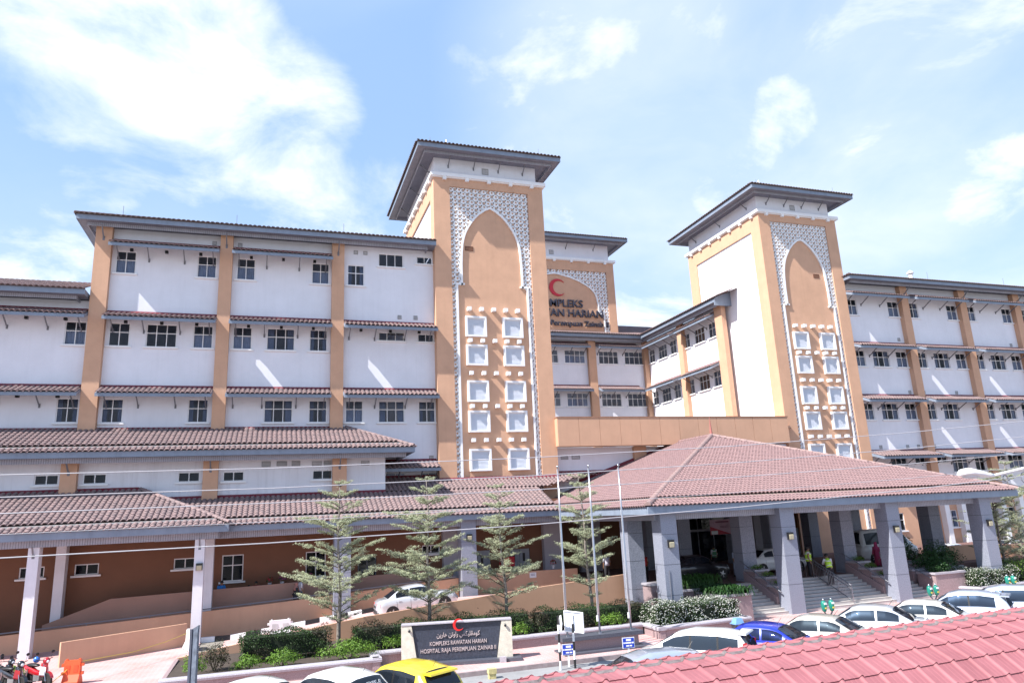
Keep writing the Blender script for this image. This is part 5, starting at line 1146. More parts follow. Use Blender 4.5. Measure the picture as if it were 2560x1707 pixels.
def car(label, typ, col, loc, head, scale=.93, tint=False, group=None, wheels=True, name='parked_car', extras=(), pz=0, dark_pillars=True):
    """head = heading angle (world, radians); body modelled with x forward"""
    P = TYPES[typ]; L, W = P['L'], P['W']; th = thing(name, label, 'van' if typ == 'van' else 'car', loc, group, head, scale); h = W/2
    if pz: th.rotation_euler[1] = pz
    xs = sorted({0, .008, .02, .04, *[k/26 for k in range(27)], .97, .985, .995, *[q[0] for q in P['body']]})
    mb = MB(); rings = []
    for x in xs:
        zt = lerp_prof(P['body'], x); e = min(x, 1-x); k = 1-.30*max(0, 1-e/.09)**2.2; zb = .2+.12*max(0, 1-e/.06)
        w = h*k; X = (x-.5)*L
        ring_ = [(-w*.82, zb), (-w*.96, zb+.08), (-w, zb+.22), (-w, zt*.72), (-w*.975, zt-.06), (-w*.90, zt), (-w*.45, zt+.018), (0, zt+.024)]
        ring_ += [(-a, b) for a, b in reversed(ring_[:-1])]
        rings.append([mb.p(X, a, b) for a, b in ring_])
    n = len(rings[0])
    for A, B in zip(rings, rings[1:]):
        for j in range(n): mb.f.append([A[j], A[(j+1) % n], B[(j+1) % n], B[j]])
    mb.f.append(rings[0][::-1]); mb.f.append(rings[-1])
    body = mb.build('body', col, th, True)
    x0, x1 = P['roof'][0][0], P['roof'][-1][0]
    def sec(x, off=0):
        zr = lerp_prof(P['roof'], x); zb = lerp_prof(P['body'], x)-.01; hb = h*.90; dz = max(.0, zr-zb); f = min(1, dz/.42)
        ht = hb-(hb-h*.70)*f
        return [(-(hb+off), zb), (-(ht+.05*f+off), zb+dz*.82), (-(ht-.03+off*.6), zr-.025*f+off*.6), (-ht*.55, zr+.012*f+off), (0, zr+.02*f+off)]
    mb = MB(); rings = []
    cx = sorted({*[q[0] for q in P['roof']], *[x0+(x1-x0)*k/18 for k in range(19)]})
    for x in cx:
        s = sec(x); s += [(-a, b) for a, b in reversed(s[:-1])]; rings.append([mb.p((x-.5)*L, a, b) for a, b in s])
    for A, B in zip(rings, rings[1:]):
        for j in range(8): mb.f.append([A[j], A[j+1], B[j+1], B[j]])
    cab = mb.build('cabin', col, th, True)
    G = M_CGD if tint else M_CGL
    for a, b in P['win']:
        for sg in (1, -1):
            g = MB(); prev = None
            for k in range(9):
                x = a+(b-a)*k/8; s = sec(x, .012); (ya, za), (yb, zb_) = s[0], s[1]
                if zb_-za < .1: continue
                cur = [g.p((x-.5)*L, sg*-(ya+(yb-ya)*t_), za+(zb_-za)*t_) for t_ in (.10, .98)]
                if prev: g.f.append([prev[0], cur[0], cur[1], prev[1]])
                prev = cur
            g.build('side_window', G, cab)
    if dark_pillars and typ != 'sedan':
        for sg in (1, -1):
            for (a, b), (c, d) in zip(P['win'], P['win'][1:]):
                g = MB(); q = []
                for x in (b, c):
                    s = sec(x, .009); (ya, za), (yb, zb_) = s[0], s[1]; q.append([((x-.5)*L, sg*-(ya+(yb-ya)*t_), za+(zb_-za)*t_) for t_ in (.10, .98)])
                g.face(q[0][0], q[1][0], q[1][1], q[0][1]); g.build('door_pillar', M_BLACK, cab)
    for nm, (a, b), (lo, hi) in (('rear_window', P['rear'], (0, 0)), ('windscreen', P['front'], (0, 0))):
        g = MB(); prev = None
        for k in range(9):
            x = a+(b-a)*k/8; s = sec(x, .014); Y = s[2][0]*.93
            cur = [g.p((x-.5)*L+(-.012 if nm[0] == 'r' else .012), y, z) for y, z in ((Y, s[2][1]+.004), (s[3][0], s[3][1]), (0, s[4][1]), (-s[3][0], s[3][1]), (-Y, s[2][1]+.004))]
            if prev:
                for j in range(4): g.f.append([prev[j], cur[j], cur[j+1], prev[j+1]])
            prev = cur
        g.build(nm, M_CGD if nm[0] == 'r' else G, cab)
    for sg in (1, -1):
        zt = lerp_prof(P['body'], .03); tall = typ in ('mpv', 'hatch', 'van')
        tz0, tz1 = (.72, 1.28) if typ == 'mpv' else (.72, 1.05) if tall else (.66, .86)
        t_ = MB(); xr = (.012-.5)*L
        if tall: t_.hexa([(xr-.01, sg*h*.74, tz0), (xr+.22, sg*h*.93, tz0), (xr+.22, sg*h*.80, tz0), (xr+.02, sg*h*.6, tz0)], [(xr+.05, sg*h*.72, tz1), (xr+.16, sg*h*.86, tz1), (xr+.18, sg*h*.75, tz1), (xr+.07, sg*h*.62, tz1)])
        else: t_.hexa([(xr-.015, sg*h*.62, tz0), (xr+.12, sg*h*.93, tz0), (xr+.16, sg*h*.86, tz0), (xr+.03, sg*h*.5, tz0)], [(xr-.005, sg*h*.62, tz1), (xr+.13, sg*h*.93, tz1), (xr+.16, sg*h*.86, tz1), (xr+.04, sg*h*.5, tz1)])
        t_.build('tail_light', M_TAIL, th)
        xf = .5*L; MB().hexa([(xf-.06, sg*h*.5, .58), (xf-.26, sg*h*.95, .6), (xf-.3, sg*h*.88, .6), (xf-.12, sg*h*.45, .58)], [(xf-.1, sg*h*.5, .74), (xf-.32, sg*h*.95, .8), (xf-.36, sg*h*.88, .8), (xf-.16, sg*h*.45, .74)]).build('headlight', M_HEADL, th)
        xm = (P['win'][-1][1]+.005-.5)*L; m_ = MB(); m_.blob((xm, sg*(h+.09), .99), (.07, .11, .075), 8, 5); m_.build('mirror', col, th, True)
        for a, b in P['win'][-2:]:
            MB().box(((a+.02)-.5)*L, ((a+.02)-.5)*L+.16, sg*h*1.005-.012, sg*h*1.005+.012, .80, .83).build('door_handle', col if typ != 'van' else M_BLACK, body)
        for a in (P['win'][-1][1]+.02, P['win'][-1][0]-.008, P['win'][-2][0]+.0): 
            MB().box((a-.5)*L, (a-.5)*L+.008, sg*(h*1.003)-.003, sg*(h*1.003)+.003, .32, .84).build('door_seam', M_BLACK, body)
        if wheels:
            for wxp in (.18, .82):
                X = (wxp-.5)*L; w = MB(); w.lathe([(.2, -.09), (.28, -.1), (.305, -.07), (.305, .07), (.28, .1), (.2, .09)], (X, sg*(h-.1), .305), 20, 'y'); wo_ = w.build('wheel', M_TYRE, th, True)
                r_ = MB(); r_.lathe([(.2, 0), (.2, .02), (.18, .025)], (X, sg*(h-.012)-(0.0 if sg > 0 else .02), .305), 18, 'y')
                for k in range(5):
                    aa = k*2*math.pi/5; r_.hexa([(X+.04*math.cos(aa+1.57), sg*(h+.016), .305+.04*math.sin(aa+1.57)), (X-.04*math.cos(aa+1.57), sg*(h+.016), .305-.04*math.sin(aa+1.57)), (X+.19*math.cos(aa)-.025*math.cos(aa+1.57), sg*(h+.014), .305+.19*math.sin(aa)-.025*math.sin(aa+1.57)), (X+.19*math.cos(aa)+.025*math.cos(aa+1.57), sg*(h+.014), .305+.19*math.sin(aa)+.025*math.sin(aa+1.57))],
                        [(X+.04*math.cos(aa+1.57), sg*(h+.03), .305+.04*math.sin(aa+1.57)), (X-.04*math.cos(aa+1.57), sg*(h+.03), .305-.04*math.sin(aa+1.57)), (X+.19*math.cos(aa)-.025*math.cos(aa+1.57), sg*(h+.024), .305+.19*math.sin(aa)-.025*math.sin(aa+1.57)), (X+.19*math.cos(aa)+.025*math.cos(aa+1.57), sg*(h+.024), .305+.19*math.sin(aa)+.025*math.sin(aa+1.57))])
                r_.build('rim', mat('wheel_rim', (.55, .56, .58), .3, .04, metal=.8), wo_)
                a_ = MB(); a_.lathe([(.345, 0), (.345, .012)], (X, sg*(h+.002)-(0 if sg > 0 else .012), .315), 20, 'y'); a_.build('wheel_arch', M_BLACK, body)
    MB().box(-L/2-.012, -L/2+.02, -.26, .26, .62 if typ in ('sedan',) else .7, .73 if typ in ('sedan',) else .81).build('number_plate', M_BLACK, body)
    MB().box(-L/2-.03, -L/2+.12, -h*.8, h*.8, .3, .42).build('bumper_trim', M_BLACK, body)
    xr_ = (P['rear'][1]+.02-.5)*L; zr = lerp_prof(P['roof'], P['rear'][1]+.02)
    MB().tube([(xr_+.1, 0, zr+.01), (xr_-.1, .02, zr+.25)], .006, 4).build('antenna', M_BLACK, cab)
    if 'spoiler' in extras:
        zz = lerp_prof(P['roof'], .09); xx = (.09-.5)*L
        MB().hexa([(xx-.26, -h*.62, zz-.0), (xx-.26, h*.62, zz-.0), (xx+.12, h*.66, zz+.02), (xx+.12, -h*.66, zz+.02)], [(xx-.24, -h*.62, zz+.045), (xx-.24, h*.62, zz+.045), (xx+.12, h*.66, zz+.06), (xx+.12, -h*.66, zz+.06)]).build('spoiler', col, cab)
    if 'stickers' in extras:
        xx = (.05-.5)*L
        text_obj('sticker', 'TYPE-R', .16, (xx-.10, -.05, 1.26), (R(72), 0, R(-90)), M_TRIM, cab, .002)
        MB().blob((xx-.11, .36, 1.22), (.02, .06, .06), 8, 5).build('sticker', M_TAIL, cab)
    if typ in ('hatch', 'mpv'):
        MB().tube([(-L/2+.03, .05, 1.03), (-L/2+.0+.03, -.35, 1.08)], .012, 4).build('wiper', M_BLACK, cab)
    return th
HD = math.pi-R(56)      # angle parking, noses towards the building and up the street
GC = 'cars parked nose-in along the kerb'
SILV = paint('silver', (.62, .64, .68)); WHT = paint('white', (.82, .82, .82), 0); YEL = paint('yellow', (.78, .60, .03), 0); BLU = paint('blue', (.012, .03, .42), .2)
BEI = paint('beige', (.60, .57, .50), .3); SBL = paint('ice_blue', (.50, .56, .68), .4); CRM = paint('cream', (.74, .72, .67), .1); GRY = paint('steel_blue', (.42, .47, .56), .5)
car('white saloon in the front row with only its roof showing at the picture edge', 'sedan', WHT, (-.35, 22.35, 0), HD, group=GC, scale=1.0)
car('small white hatchback with stickers on its rear window', 'hatch', WHT, (1.75, 22.05, 0), HD, group=GC, scale=1.0, extras=('stickers',), tint=True)
car('yellow hatchback with rear spoiler parked below the name sign', 'hatch', YEL, (3.75, 22.1, 0), HD-.05, group=GC, scale=1.0, extras=('spoiler',), tint=True)
car('white people carrier with tall red tail lights', 'mpv', WHT, (13.45, 22.3, 0), HD+.12, group=GC, scale=.95, extras=('spoiler',))
car('deep blue saloon beside the white people carrier', 'sedan', BLU, (16.1, 22.50, 0), HD, group=GC, scale=1.0)
car('beige saloon beside the blue one', 'sedan', BEI, (18.75, 22.80, 0), HD, group=GC, scale=1.0)
car('silver saloon in front of the first parking meter', 'sedan', SILV, (21.6, 23.20, 0), HD+.08, group=GC, scale=1.05)
car('cream saloon parked before the foot of the steps', 'sedan', CRM, (24.4, 23.50, 0), HD, group=GC, scale=1.00)
car('ice-blue hatchback with a dark roof near the far steps', 'hatch', SBL, (27.1, 23.90, 0), HD, group=GC, extras=('spoiler',), scale=1.03)
car('silver-blue people carrier last in the row at the picture edge', 'mpv', SBL, (29.6, 24.00, 0), HD, group=GC, scale=1.0)
car('steel-blue car in the road with its long roof above the red metal roof', 'mpv', GRY, (10.35, 20.0, 0), math.pi-.06, name='car', scale=.9, tint=True)
car('white fastback saloon driving up the ochre ramp', 'sedan', SILV, (7.1, 37.3, RZ(7.1)+.02), 0.0, name='car', scale=.94, tint=True, pz=-math.atan(.105))
car('white ambulance van standing under the porch', 'van', WHT, (38.0, 38.5, DK), R(-4), name='ambulance', scale=.9)
car('white saloon under the porch behind the guards', 'sedan', WHT, (28.3, 37.2, DK), R(2), name='car', scale=.95)
car('silver car beyond the porch columns beside the ochre wall', 'sedan', SILV, (50.4, 44.3, .3), R(0), name='car', scale=.95)
car('pale car behind the tree at the far end of the porch', 'sedan', SILV, (55.6, 43.6, .3), R(180), name='car', scale=.95)
car('dark car parked under the porch behind the ferns', 'sedan', paint('black', (.02, .02, .025), .3), (22.6, 36.6, DK), R(5), name='car', scale=.95, tint=True)

# ------------------------------------------------------------------ red metal roof in the foreground
fr_ = thing('walkway_roof', 'pinkish-red metal tile roof sloping down in the foreground', 'roof', (7, 8, 0))
M_MET = mat('red_metal_roof', (.33, .125, .138), .62, .10, 1.6, .04, 60, col2=(.25, .09, .10), streak=.12, spec=.3)
def metal_tile():
    mb = MB(); w, l = .335, .345; xs = [(0, .0), (.015, .004), (.075, .004), (.085, .0), (.095, .004), (.155, .004), (.165, 0), (.175, .004), (.235, .004), (.25, .01), (.272, .03), (.29, .034), (.31, .026), (w, .0)]
    B = [mb.p(x, l, z) for x, z in xs]; F = [mb.p(x, 0, z+.016) for x, z in xs]; Lp = [mb.p(x, .006, z-.006) for x, z in xs]
    for k in range(len(xs)-1): mb.f.append([F[k], F[k+1], B[k+1], B[k]]); mb.f.append([Lp[k], Lp[k+1], F[k+1], F[k]])
    me = bpy.data.meshes.new('tile'); me.from_pydata(mb.v, [], mb.f); me.materials.append(M_MET); return me
# vaulted sheet roof: each course a little steeper than the one above it
TM = metal_tile(); rd = Vector((math.cos(R(3.8)), math.sin(R(3.8)), 0)); dn = Vector((rd.y, -rd.x, 0)); Rg = Vector((3.17, 8.68, 3.53)); L0, L1 = -6.0, 16.0; EX = .33
def course(k):
    """upper edge point of course k and its downhill direction (k < 0 lies beyond the crown)"""
    p = Rg.copy()
    if k >= 0:
        for j in range(k): q = R(6+10.5*j); p += (dn*math.cos(q)-Vector((0, 0, math.sin(q))))*EX
    q = R(6+10.5*k); d = dn*math.cos(q)-Vector((0, 0, math.sin(q)))
    if k < 0:
        for j in range(-1, k-1, -1): q2 = R(6+10.5*j); p -= (dn*math.cos(q2)-Vector((0, 0, math.sin(q2))))*EX
    return p, d
fld = []; base = MB()
for k in range(-7, 8):
    p, d = course(k); e = p+d*EX; N_ = rd.cross(-d)
    base.face(*[tuple(v-N_*.012) for v in (p+rd*L0, p+rd*L1, e+rd*L1, e+rd*L0)])
    n = int((L1-L0)/.335)
    for i in range(n): fld.append((e+rd*(L0+.335*i)+N_*.002, rd, -d, N_))
deckm = base.build('roof_sheet', M_MET, fr_); lay_tiles(fr_, fld, TM, 300, 'roof_tiles', of=deckm)
M_SEAL = mat('grey_sealant', (.17, .14, .14), .9, .3, 8); sl_ = MB()
for k in range(int((L1-L0)/.335)):
    o = Rg+rd*(L0+.335*k)+Vector((0, 0, .004)); prof_ = [(0, .02), (.235, .022), (.272, .05), (.29, .054), (.31, .045), (.335, .02)]
    for (a, h0), (c, h1) in zip(prof_, prof_[1:]):
        A, B = o+rd*a, o+rd*c; j0, j1 = random.uniform(-.006, .006), random.uniform(-.006, .006)
        sl_.face(tuple(A+Vector((0, 0, h0-.02))+dn*(.03+j0)), tuple(B+Vector((0, 0, h1-.02))+dn*(.03+j1)), tuple(B+Vector((0, 0, h1+.004))-dn*(.02+j0)), tuple(A+Vector((0, 0, h0+.004))-dn*(.02-j1)))
sl_.build('ridge_sealant', M_SEAL, fr_)
for x in (1.5, 6.5, 11.5):
    p = Rg+rd*(x-3)+dn*.9; MB().box(p.x-.06, p.x+.06, p.y-.06, p.y+.06, 0, 3.2).build('post', M_STEEL, fr_)
# ------------------------------------------------------------------ name sign
sg = thing('name_sign', 'dark granite name sign with red crescent between pale stone ends', 'sign', (4.8, 28.4, .15), None, R(-12.5))
def stone_mat():
    m = mat('ledger_stone', (.72, .67, .56), .9, .1, 6); t = m.node_tree; b = t.nodes['Principled BSDF']
    tc_ = nd('ShaderNodeTexCoord', t); mp_ = nd('ShaderNodeMapping', t); mp_.inputs['Rotation'].default_value = (R(90), 0, 0); lk(tc_.outputs['Object'], mp_.inputs[0], t)
    br = nd('ShaderNodeTexBrick', t, i={'Scale': 1, 'Mortar Size': .008, 'Brick Width': .13, 'Row Height': .035, 'Color1': (1, 1, 1, 1), 'Color2': (.5, .5, .5, 1), 'Mortar': (0, 0, 0, 1)}); lk(mp_.outputs[0], br.inputs[0], t)
    bp = nd('ShaderNodeBump', t, i={'Strength': 1, 'Distance': .03}); lk(br.outputs[0], bp.inputs['Height'], t); lk(bp.outputs[0], b.inputs['Normal'], t); return m
M_LEDG = stone_mat()
for s in (0, 1):
    f = (lambda x: x) if s == 0 else (lambda x: 4.15-x)
    MB().hexa([(f(0), 0, .12), (f(.58), 0, .12), (f(.58), .45, .12), (f(0), .45, .12)], [(f(0), .02, 1.42), (f(.38), .02, 1.42), (f(.38), .45, 1.42), (f(0), .45, 1.42)]).build('stone_end', M_LEDG, sg)
pn = MB().hexa([(.585, .07, .12), (3.565, .07, .12), (3.565, .4, .12), (.585, .4, .12)], [(.385, .09, 1.4), (3.765, .09, 1.4), (3.765, .4, 1.4), (.385, .4, 1.4)]).build('granite_panel', mat('dark_sign_granite', (.045, .052, .075), .3, .2, 14), sg)
MB().box(.0, 4.15, .0, .48, 1.421, 1.46).build('coping', M_COPE, sg)
MB().box(.2, 4.45, -.32, .5, -.02, .12).build('plinth', M_GRAND, sg)
MB().box(3.62, 3.86, -.42, -.3, .0, .2).build('lamp_box', M_COPE, sg)
for x in (.3, 3.9): MB().blob((x, -.04, 1.24), (.05, .05, .06), 8, 5).build('spotlight', M_BLACK, sg)
M_SLET = mat('sign_lettering', (.50, .42, .42), .4, .05)
def fit(o, w):
    xs = [v.co.x for v in o.data.vertices]; o.scale[0] = w/(max(xs)-min(xs)); return o
fit(text_obj('lettering', 'KOMPLEKS RAWATAN HARIAN', .2, (2.12, .055, .665), (R(90), 0, 0), M_SLET, sg, .012, bold=.001), 2.13)
fit(text_obj('lettering', 'HOSPITAL RAJA PEREMPUAN ZAINAB II', .2, (2.12, .055, .42), (R(90), 0, 0), M_SLET, sg, .012, bold=.001), 2.82)
jw = ['\uFEEB\uFE8E\uFEAD\uFEF3\uFEE6', '\uFEAD\uFE8D\uFEED\uFE97\uFEE6', '\uFEDB\uFEEE\uFEE3\uFB6D\uFEE0\uFEF4\uFEDC\uFEB2']
fit(text_obj('lettering', ' '.join(w[::-1] for w in jw), .22, (2.12, .06, .95), (R(90), 0, 0), M_SLET, sg, .012, bold=.002), 1.62)
crescent(MB(), 2.14, -.06, .0, 1.36, .215).build('red_crescent', mat('bright_red', (.62, .02, .02), .35, .03), sg)
# ------------------------------------------------------------------ flagpoles on their plinth
pl = thing('flagpole_plinth', 'long pink granite plinth with dark slab under the three flagpoles', 'plinth', (12.4, 27.5, .15))
MB().box(10.95, 14.05, 27.3, 27.85, .1, .62).build('base', M_PINK, pl); MB().box(10.75, 14.2, 27.15, 27.95, .621, .76).build('slab', M_GRAND, pl); MB().box(10.75, 14.25, 26.95, 28.1, .1, .22).build('step', M_GRAND, pl)
for k, (x, lb) in enumerate(((11.12, 'bare steel flagpole nearest the name sign'), (12.5, 'bare steel middle flagpole on the granite plinth'), (13.87, 'bare steel flagpole nearest the entrance porch'))):
    f = thing('flagpole', lb, 'flagpole', (x, 27.55, .76), 'flagpoles on the plinth')
    MB().lathe([(.042, 0), (.042, 2.6), (.034, 2.62), (.032, 4.6), (.026, 4.62), (.024, 6.45)], (x, 27.55, .76), 10).build('pole', M_CHROME, f, True)
    MB().lathe([(.02, 0), (.06, .02), (.05, .06), (.02, .09)], (x, 27.55, 7.21), 10).build('finial', M_CHROME, f, True); MB().lathe([(.1, 0), (.1, .03), (.06, .05)], (x, 27.55, .76), 12).build('base_flange', M_CHROME, f)
    MB().tube([(x-.075, 27.5, 1.3), (x-.06, 27.5, 7.15)], .006, 4).build('halyard', M_TRIM, f); MB().box(x-.12, x-.05, 27.48, 27.52, 1.2, 1.42).build('cleat', M_TRIM, f)
# ------------------------------------------------------------------ small roadside things
M_SBLUE = mat('sign_blue', (.015, .05, .42), .4, .05)
def blue_sign(label, x, y, rz):
    t = thing('parking_sign', label, 'sign', (x, y, 0), 'blue parking signs at the kerb', rz)
    MB().box(-.03, .03, -.02, .02, 0, .48).build('post', M_TRIM, t); MB().box(-.24, .24, -.035, -.022, .4, .78).build('rim', M_TRIM, t)
    b = MB().box(-.215, .215, -.045, -.036, .425, .755).build('plate', M_SBLUE, t)
    for z, h, segs in ((.655, .07, ((-.09, .1),)), (.565, .05, ((-.2, -.15), (-.13, .1), (.12, .2))), (.465, .045, ((-.1, .02), (.04, .13)))):
        for a, c in segs: MB().box(a, c, -.049, -.046, z, z+h).build('line_of_text', M_TRIM, b)
blue_sign('small blue parking sign beside the striped poles', 10.47, 25.95, R(-8)); blue_sign('small blue parking sign beside the people carrier', 12.9, 25.95, R(-8))
def banded(t, x, y, z0, z1, r, n, first):
    for k in range(n): MB().tube([(x, y, z0+(z1-z0)*k/n), (x, y, z0+(z1-z0)*(k+1)/n)], r, 10).build('pole_band', M_TRIM if (k+first) % 2 == 0 else M_BLACK, t)
t = thing('striped_pole', 'striped pole with a white diamond plate seen edge-on', 'sign', (10.0, 25.6, 0)); banded(t, 10.0, 25.6, 0, 1.82, .04, 6, 0)
MB().hexa([(10.05, 25.5, 1.28), (10.1, 25.42, 1.55), (10.1, 25.42, 1.551), (10.05, 25.5, 1.281)], [(10.06, 25.8, 1.55), (10.11, 25.62, 1.83), (10.1, 25.63, 1.83), (10.05, 25.8, 1.551)]).build('diamond_plate', M_TRIM, t)
mb = MB(); mb.prism([(0, 1.28), (.3, 1.56), (0, 1.84), (-.3, 1.56)], lambda u, v, w: (10.1+u*.28+w, 25.56+u*.9, v), 0, .015); mb.build('diamond_plate', M_TRIM, t)
t = thing('striped_pole', 'striped pole carrying a white framed notice panel beside a flagpole', 'sign', (10.56, 25.6, 0)); banded(t, 10.56, 25.6, 0, 1.8, .04, 6, 1)
mb = MB(); mb.hexa([(10.36, 25.85, 1.25), (10.86, 25.35, 1.2), (10.86, 25.37, 1.2), (10.37, 25.87, 1.25)], [(10.36, 25.85, 1.92), (10.86, 25.35, 1.86), (10.86, 25.37, 1.86), (10.37, 25.87, 1.92)]); o = mb.build('panel', mat('notice_panel', (.55, .58, .66), .5), t)
for a, b in (((10.35, 25.84, 1.23), (10.35, 25.84, 1.94)), ((10.86, 25.33, 1.18), (10.86, 25.33, 1.88)), ((10.35, 25.84, 1.93), (10.86, 25.33, 1.87)), ((10.35, 25.84, 1.24), (10.86, 25.33, 1.19))): MB().tube([a, b], .025, 4).build('frame', M_TRIM, o)
t = thing('bollard', 'stubby yellowed concrete block by the kerb', 'bollard', (7.45, 25.6, 0)); MB().box(7.33, 7.57, 25.5, 25.7, 0, .16).build('foot', mat('yellow_concrete', (.55, .47, .22), .9, .2, 10), t); MB().box(7.31, 7.59, 25.48, 25.72, .165, .33).build('cap', MATS['yellow_concrete'], t)
t = thing('litter_bin', 'light blue litter bin with tapered lid behind the blue saloon', 'bin', (18.9, 27.6, .15), None, 0, .72); M_BIN = mat('bin_blue', (.16, .33, .62), .45, .06)
MB().hexa([(-.22, -.2, 0), (.22, -.2, 0), (.22, .2, 0), (-.22, .2, 0)], [(-.3, -.26, .52), (.3, -.26, .52), (.3, .26, .52), (-.3, .26, .52)]).build('body', mat('bin_dark', (.03, .035, .04), .5), t)
MB().box(-.34, .34, -.3, .3, .521, .58).build('rim', M_BIN, t); MB().hexa([(-.28, -.24, .58), (.28, -.24, .58), (.28, .24, .58), (-.28, .24, .58)], [(-.18, -.18, .85), (.18, -.18, .85), (.18, .18, .85), (-.18, .18, .85)]).build('lid', M_BIN, t)
M_MGRN = mat('meter_green', (.01, .20, .15), .4, .06)
def meter(label, x, y):
    t = thing('parking_meter', label, 'parking meter', (x, y, .15), 'twin parking meters along the pavement')
    MB().tube([(x, y, .15), (x, y, .62), (x-.1, y, .68), (x-.2, y, .8)], .032, 8).build('post', M_STEEL, t); MB().tube([(x, y, .62), (x+.1, y, .68), (x+.2, y, .8)], .032, 8).build('yoke', M_STEEL, t)
    for s in (-1, 1):
        c = x+s*.2; h_ = MB().lathe([(.03, -.24), (.085, -.2), (.11, -.05), (.115, .08), (.1, .17), (.06, .22)], (c, y, 1.05), 12).build('meter_head', M_MGRN, t, True)
        MB().box(c-.06, c+.06, y-.125, y-.1, 1.12, 1.2).build('display', M_TRIM, h_); MB().box(c-.045, c+.045, y-.13, y-.1, .95, 1.01).build('coin_plate', mat('meter_yellow', (.6, .5, .08), .5), h_)
        MB().blob((c, y, 1.3), (.05, .05, .06), 8, 5).build('dome', M_CHROME, h_, True)
meter('twin green parking meter before the wide steps', 22.7, 26.5); meter('twin green parking meter by the far edge of the steps', 29.8, 27.6); meter('twin green parking meter before the far flowering hedge', 35.6, 28.2)
t = thing('direction_sign', 'tall dark grey blade sign standing at the planter corner', 'sign', (-2.0, 25.1, 0), None, R(-38))
MB().hexa([(-.1, -.03, 0), (.1, -.03, 0), (.1, .03, 0), (-.1, .03, 0)], [(-.1, -.03, 2.52), (.1, -.03, 2.62), (.1, .03, 2.62), (-.1, .03, 2.52)]).build('blade', mat('sign_grey', (.10, .115, .15), .5, .05), t)
MB().hexa([(-.07, -.04, .3), (.09, -.04, .3), (.09, -.031, .3), (-.07, -.031, .3)], [(-.07, -.04, 2.42), (.09, -.04, 2.52), (.09, -.031, 2.52), (-.07, -.031, 2.42)]).build('face_panel', mat('sign_face', (.12, .14, .18), .3, .3, 5), t)
MB().box(-.19, -.101, -.06, .06, 0, 2.5).build('post', mat('sign_post', (.055, .06, .085), .5), t)
# plastic barriers
def barrier(label, x, y, rz, m, sc=.8, z=0, hl=.6):
    t = thing('road_barrier', label, 'barrier', (x, y, z), 'plastic road barriers', rz, sc)
    prof = [(-.24, 0), (.24, 0), (.24, .12), (.1, .42), (.085, 1.0), (-.085, 1.0), (-.1, .42), (-.24, .12)]
    b = MB(); b.prism(prof, lambda u, v, w: (w, u, v), -hl, hl); o = b.build('body', m, t)
    for s in (-1, 1):
        for zz in (.4, .75): MB().box(min(s*hl, s*(hl+.12)), max(s*hl, s*(hl+.12)), -.06, .06, zz, zz+.12).build('lug', m, t)
        MB().box(s*hl*.5-hl*.27, s*hl*.5+hl*.27, -.105, -.096, .5, .8).build('recess_shade', mat('recess_shade_'+m.name, tuple(c*.72 for c in m.node_tree.nodes['Mix'].inputs[7].default_value[:3]), .5), o)  # flat plate in a darkened barrier colour; the hollow's shade is painted on
        MB().box(s*hl*.7-.08, s*hl*.7+.08, -.245, .245, -.002, .07).build('fork_slot', M_BLACK, o)
        MB().box(s*hl*.8-.04, s*hl*.8+.04, -.05, .05, 1.001, 1.06).build('grip', m, t)
M_ORNG = mat('barrier_orange', (.75, .10, .03), .4, .05); M_BWHT = mat('barrier_white', (.74, .73, .74), .5, .05)
barrier('orange plastic barrier beside the red motorcycle', -6.85, 32.9, R(-14), M_ORNG, .85, 0, .34)
barrier('white plastic barrier standing on the ramp by the painted kerb', .65, 38.2, R(4), M_BWHT, .8, RZ(.65))
barrier('white plastic barrier at the foot of the white column', -3.3, 38.6, R(-70), M_BWHT, .85)
tag(MB().tube([(-7.6, 32.3, .05), (-7.3, 32.7, .3), (-6.8, 33.0, .75), (-5.2, 35.2, .62), (-4.2, 37.0, .66), (-3.4, 38.5, .78)], .014, 5).build('rope', mat('yellow_rope', (.62, .5, .1), .7)), 'yellow rope strung between the orange and white barriers', 'rope')
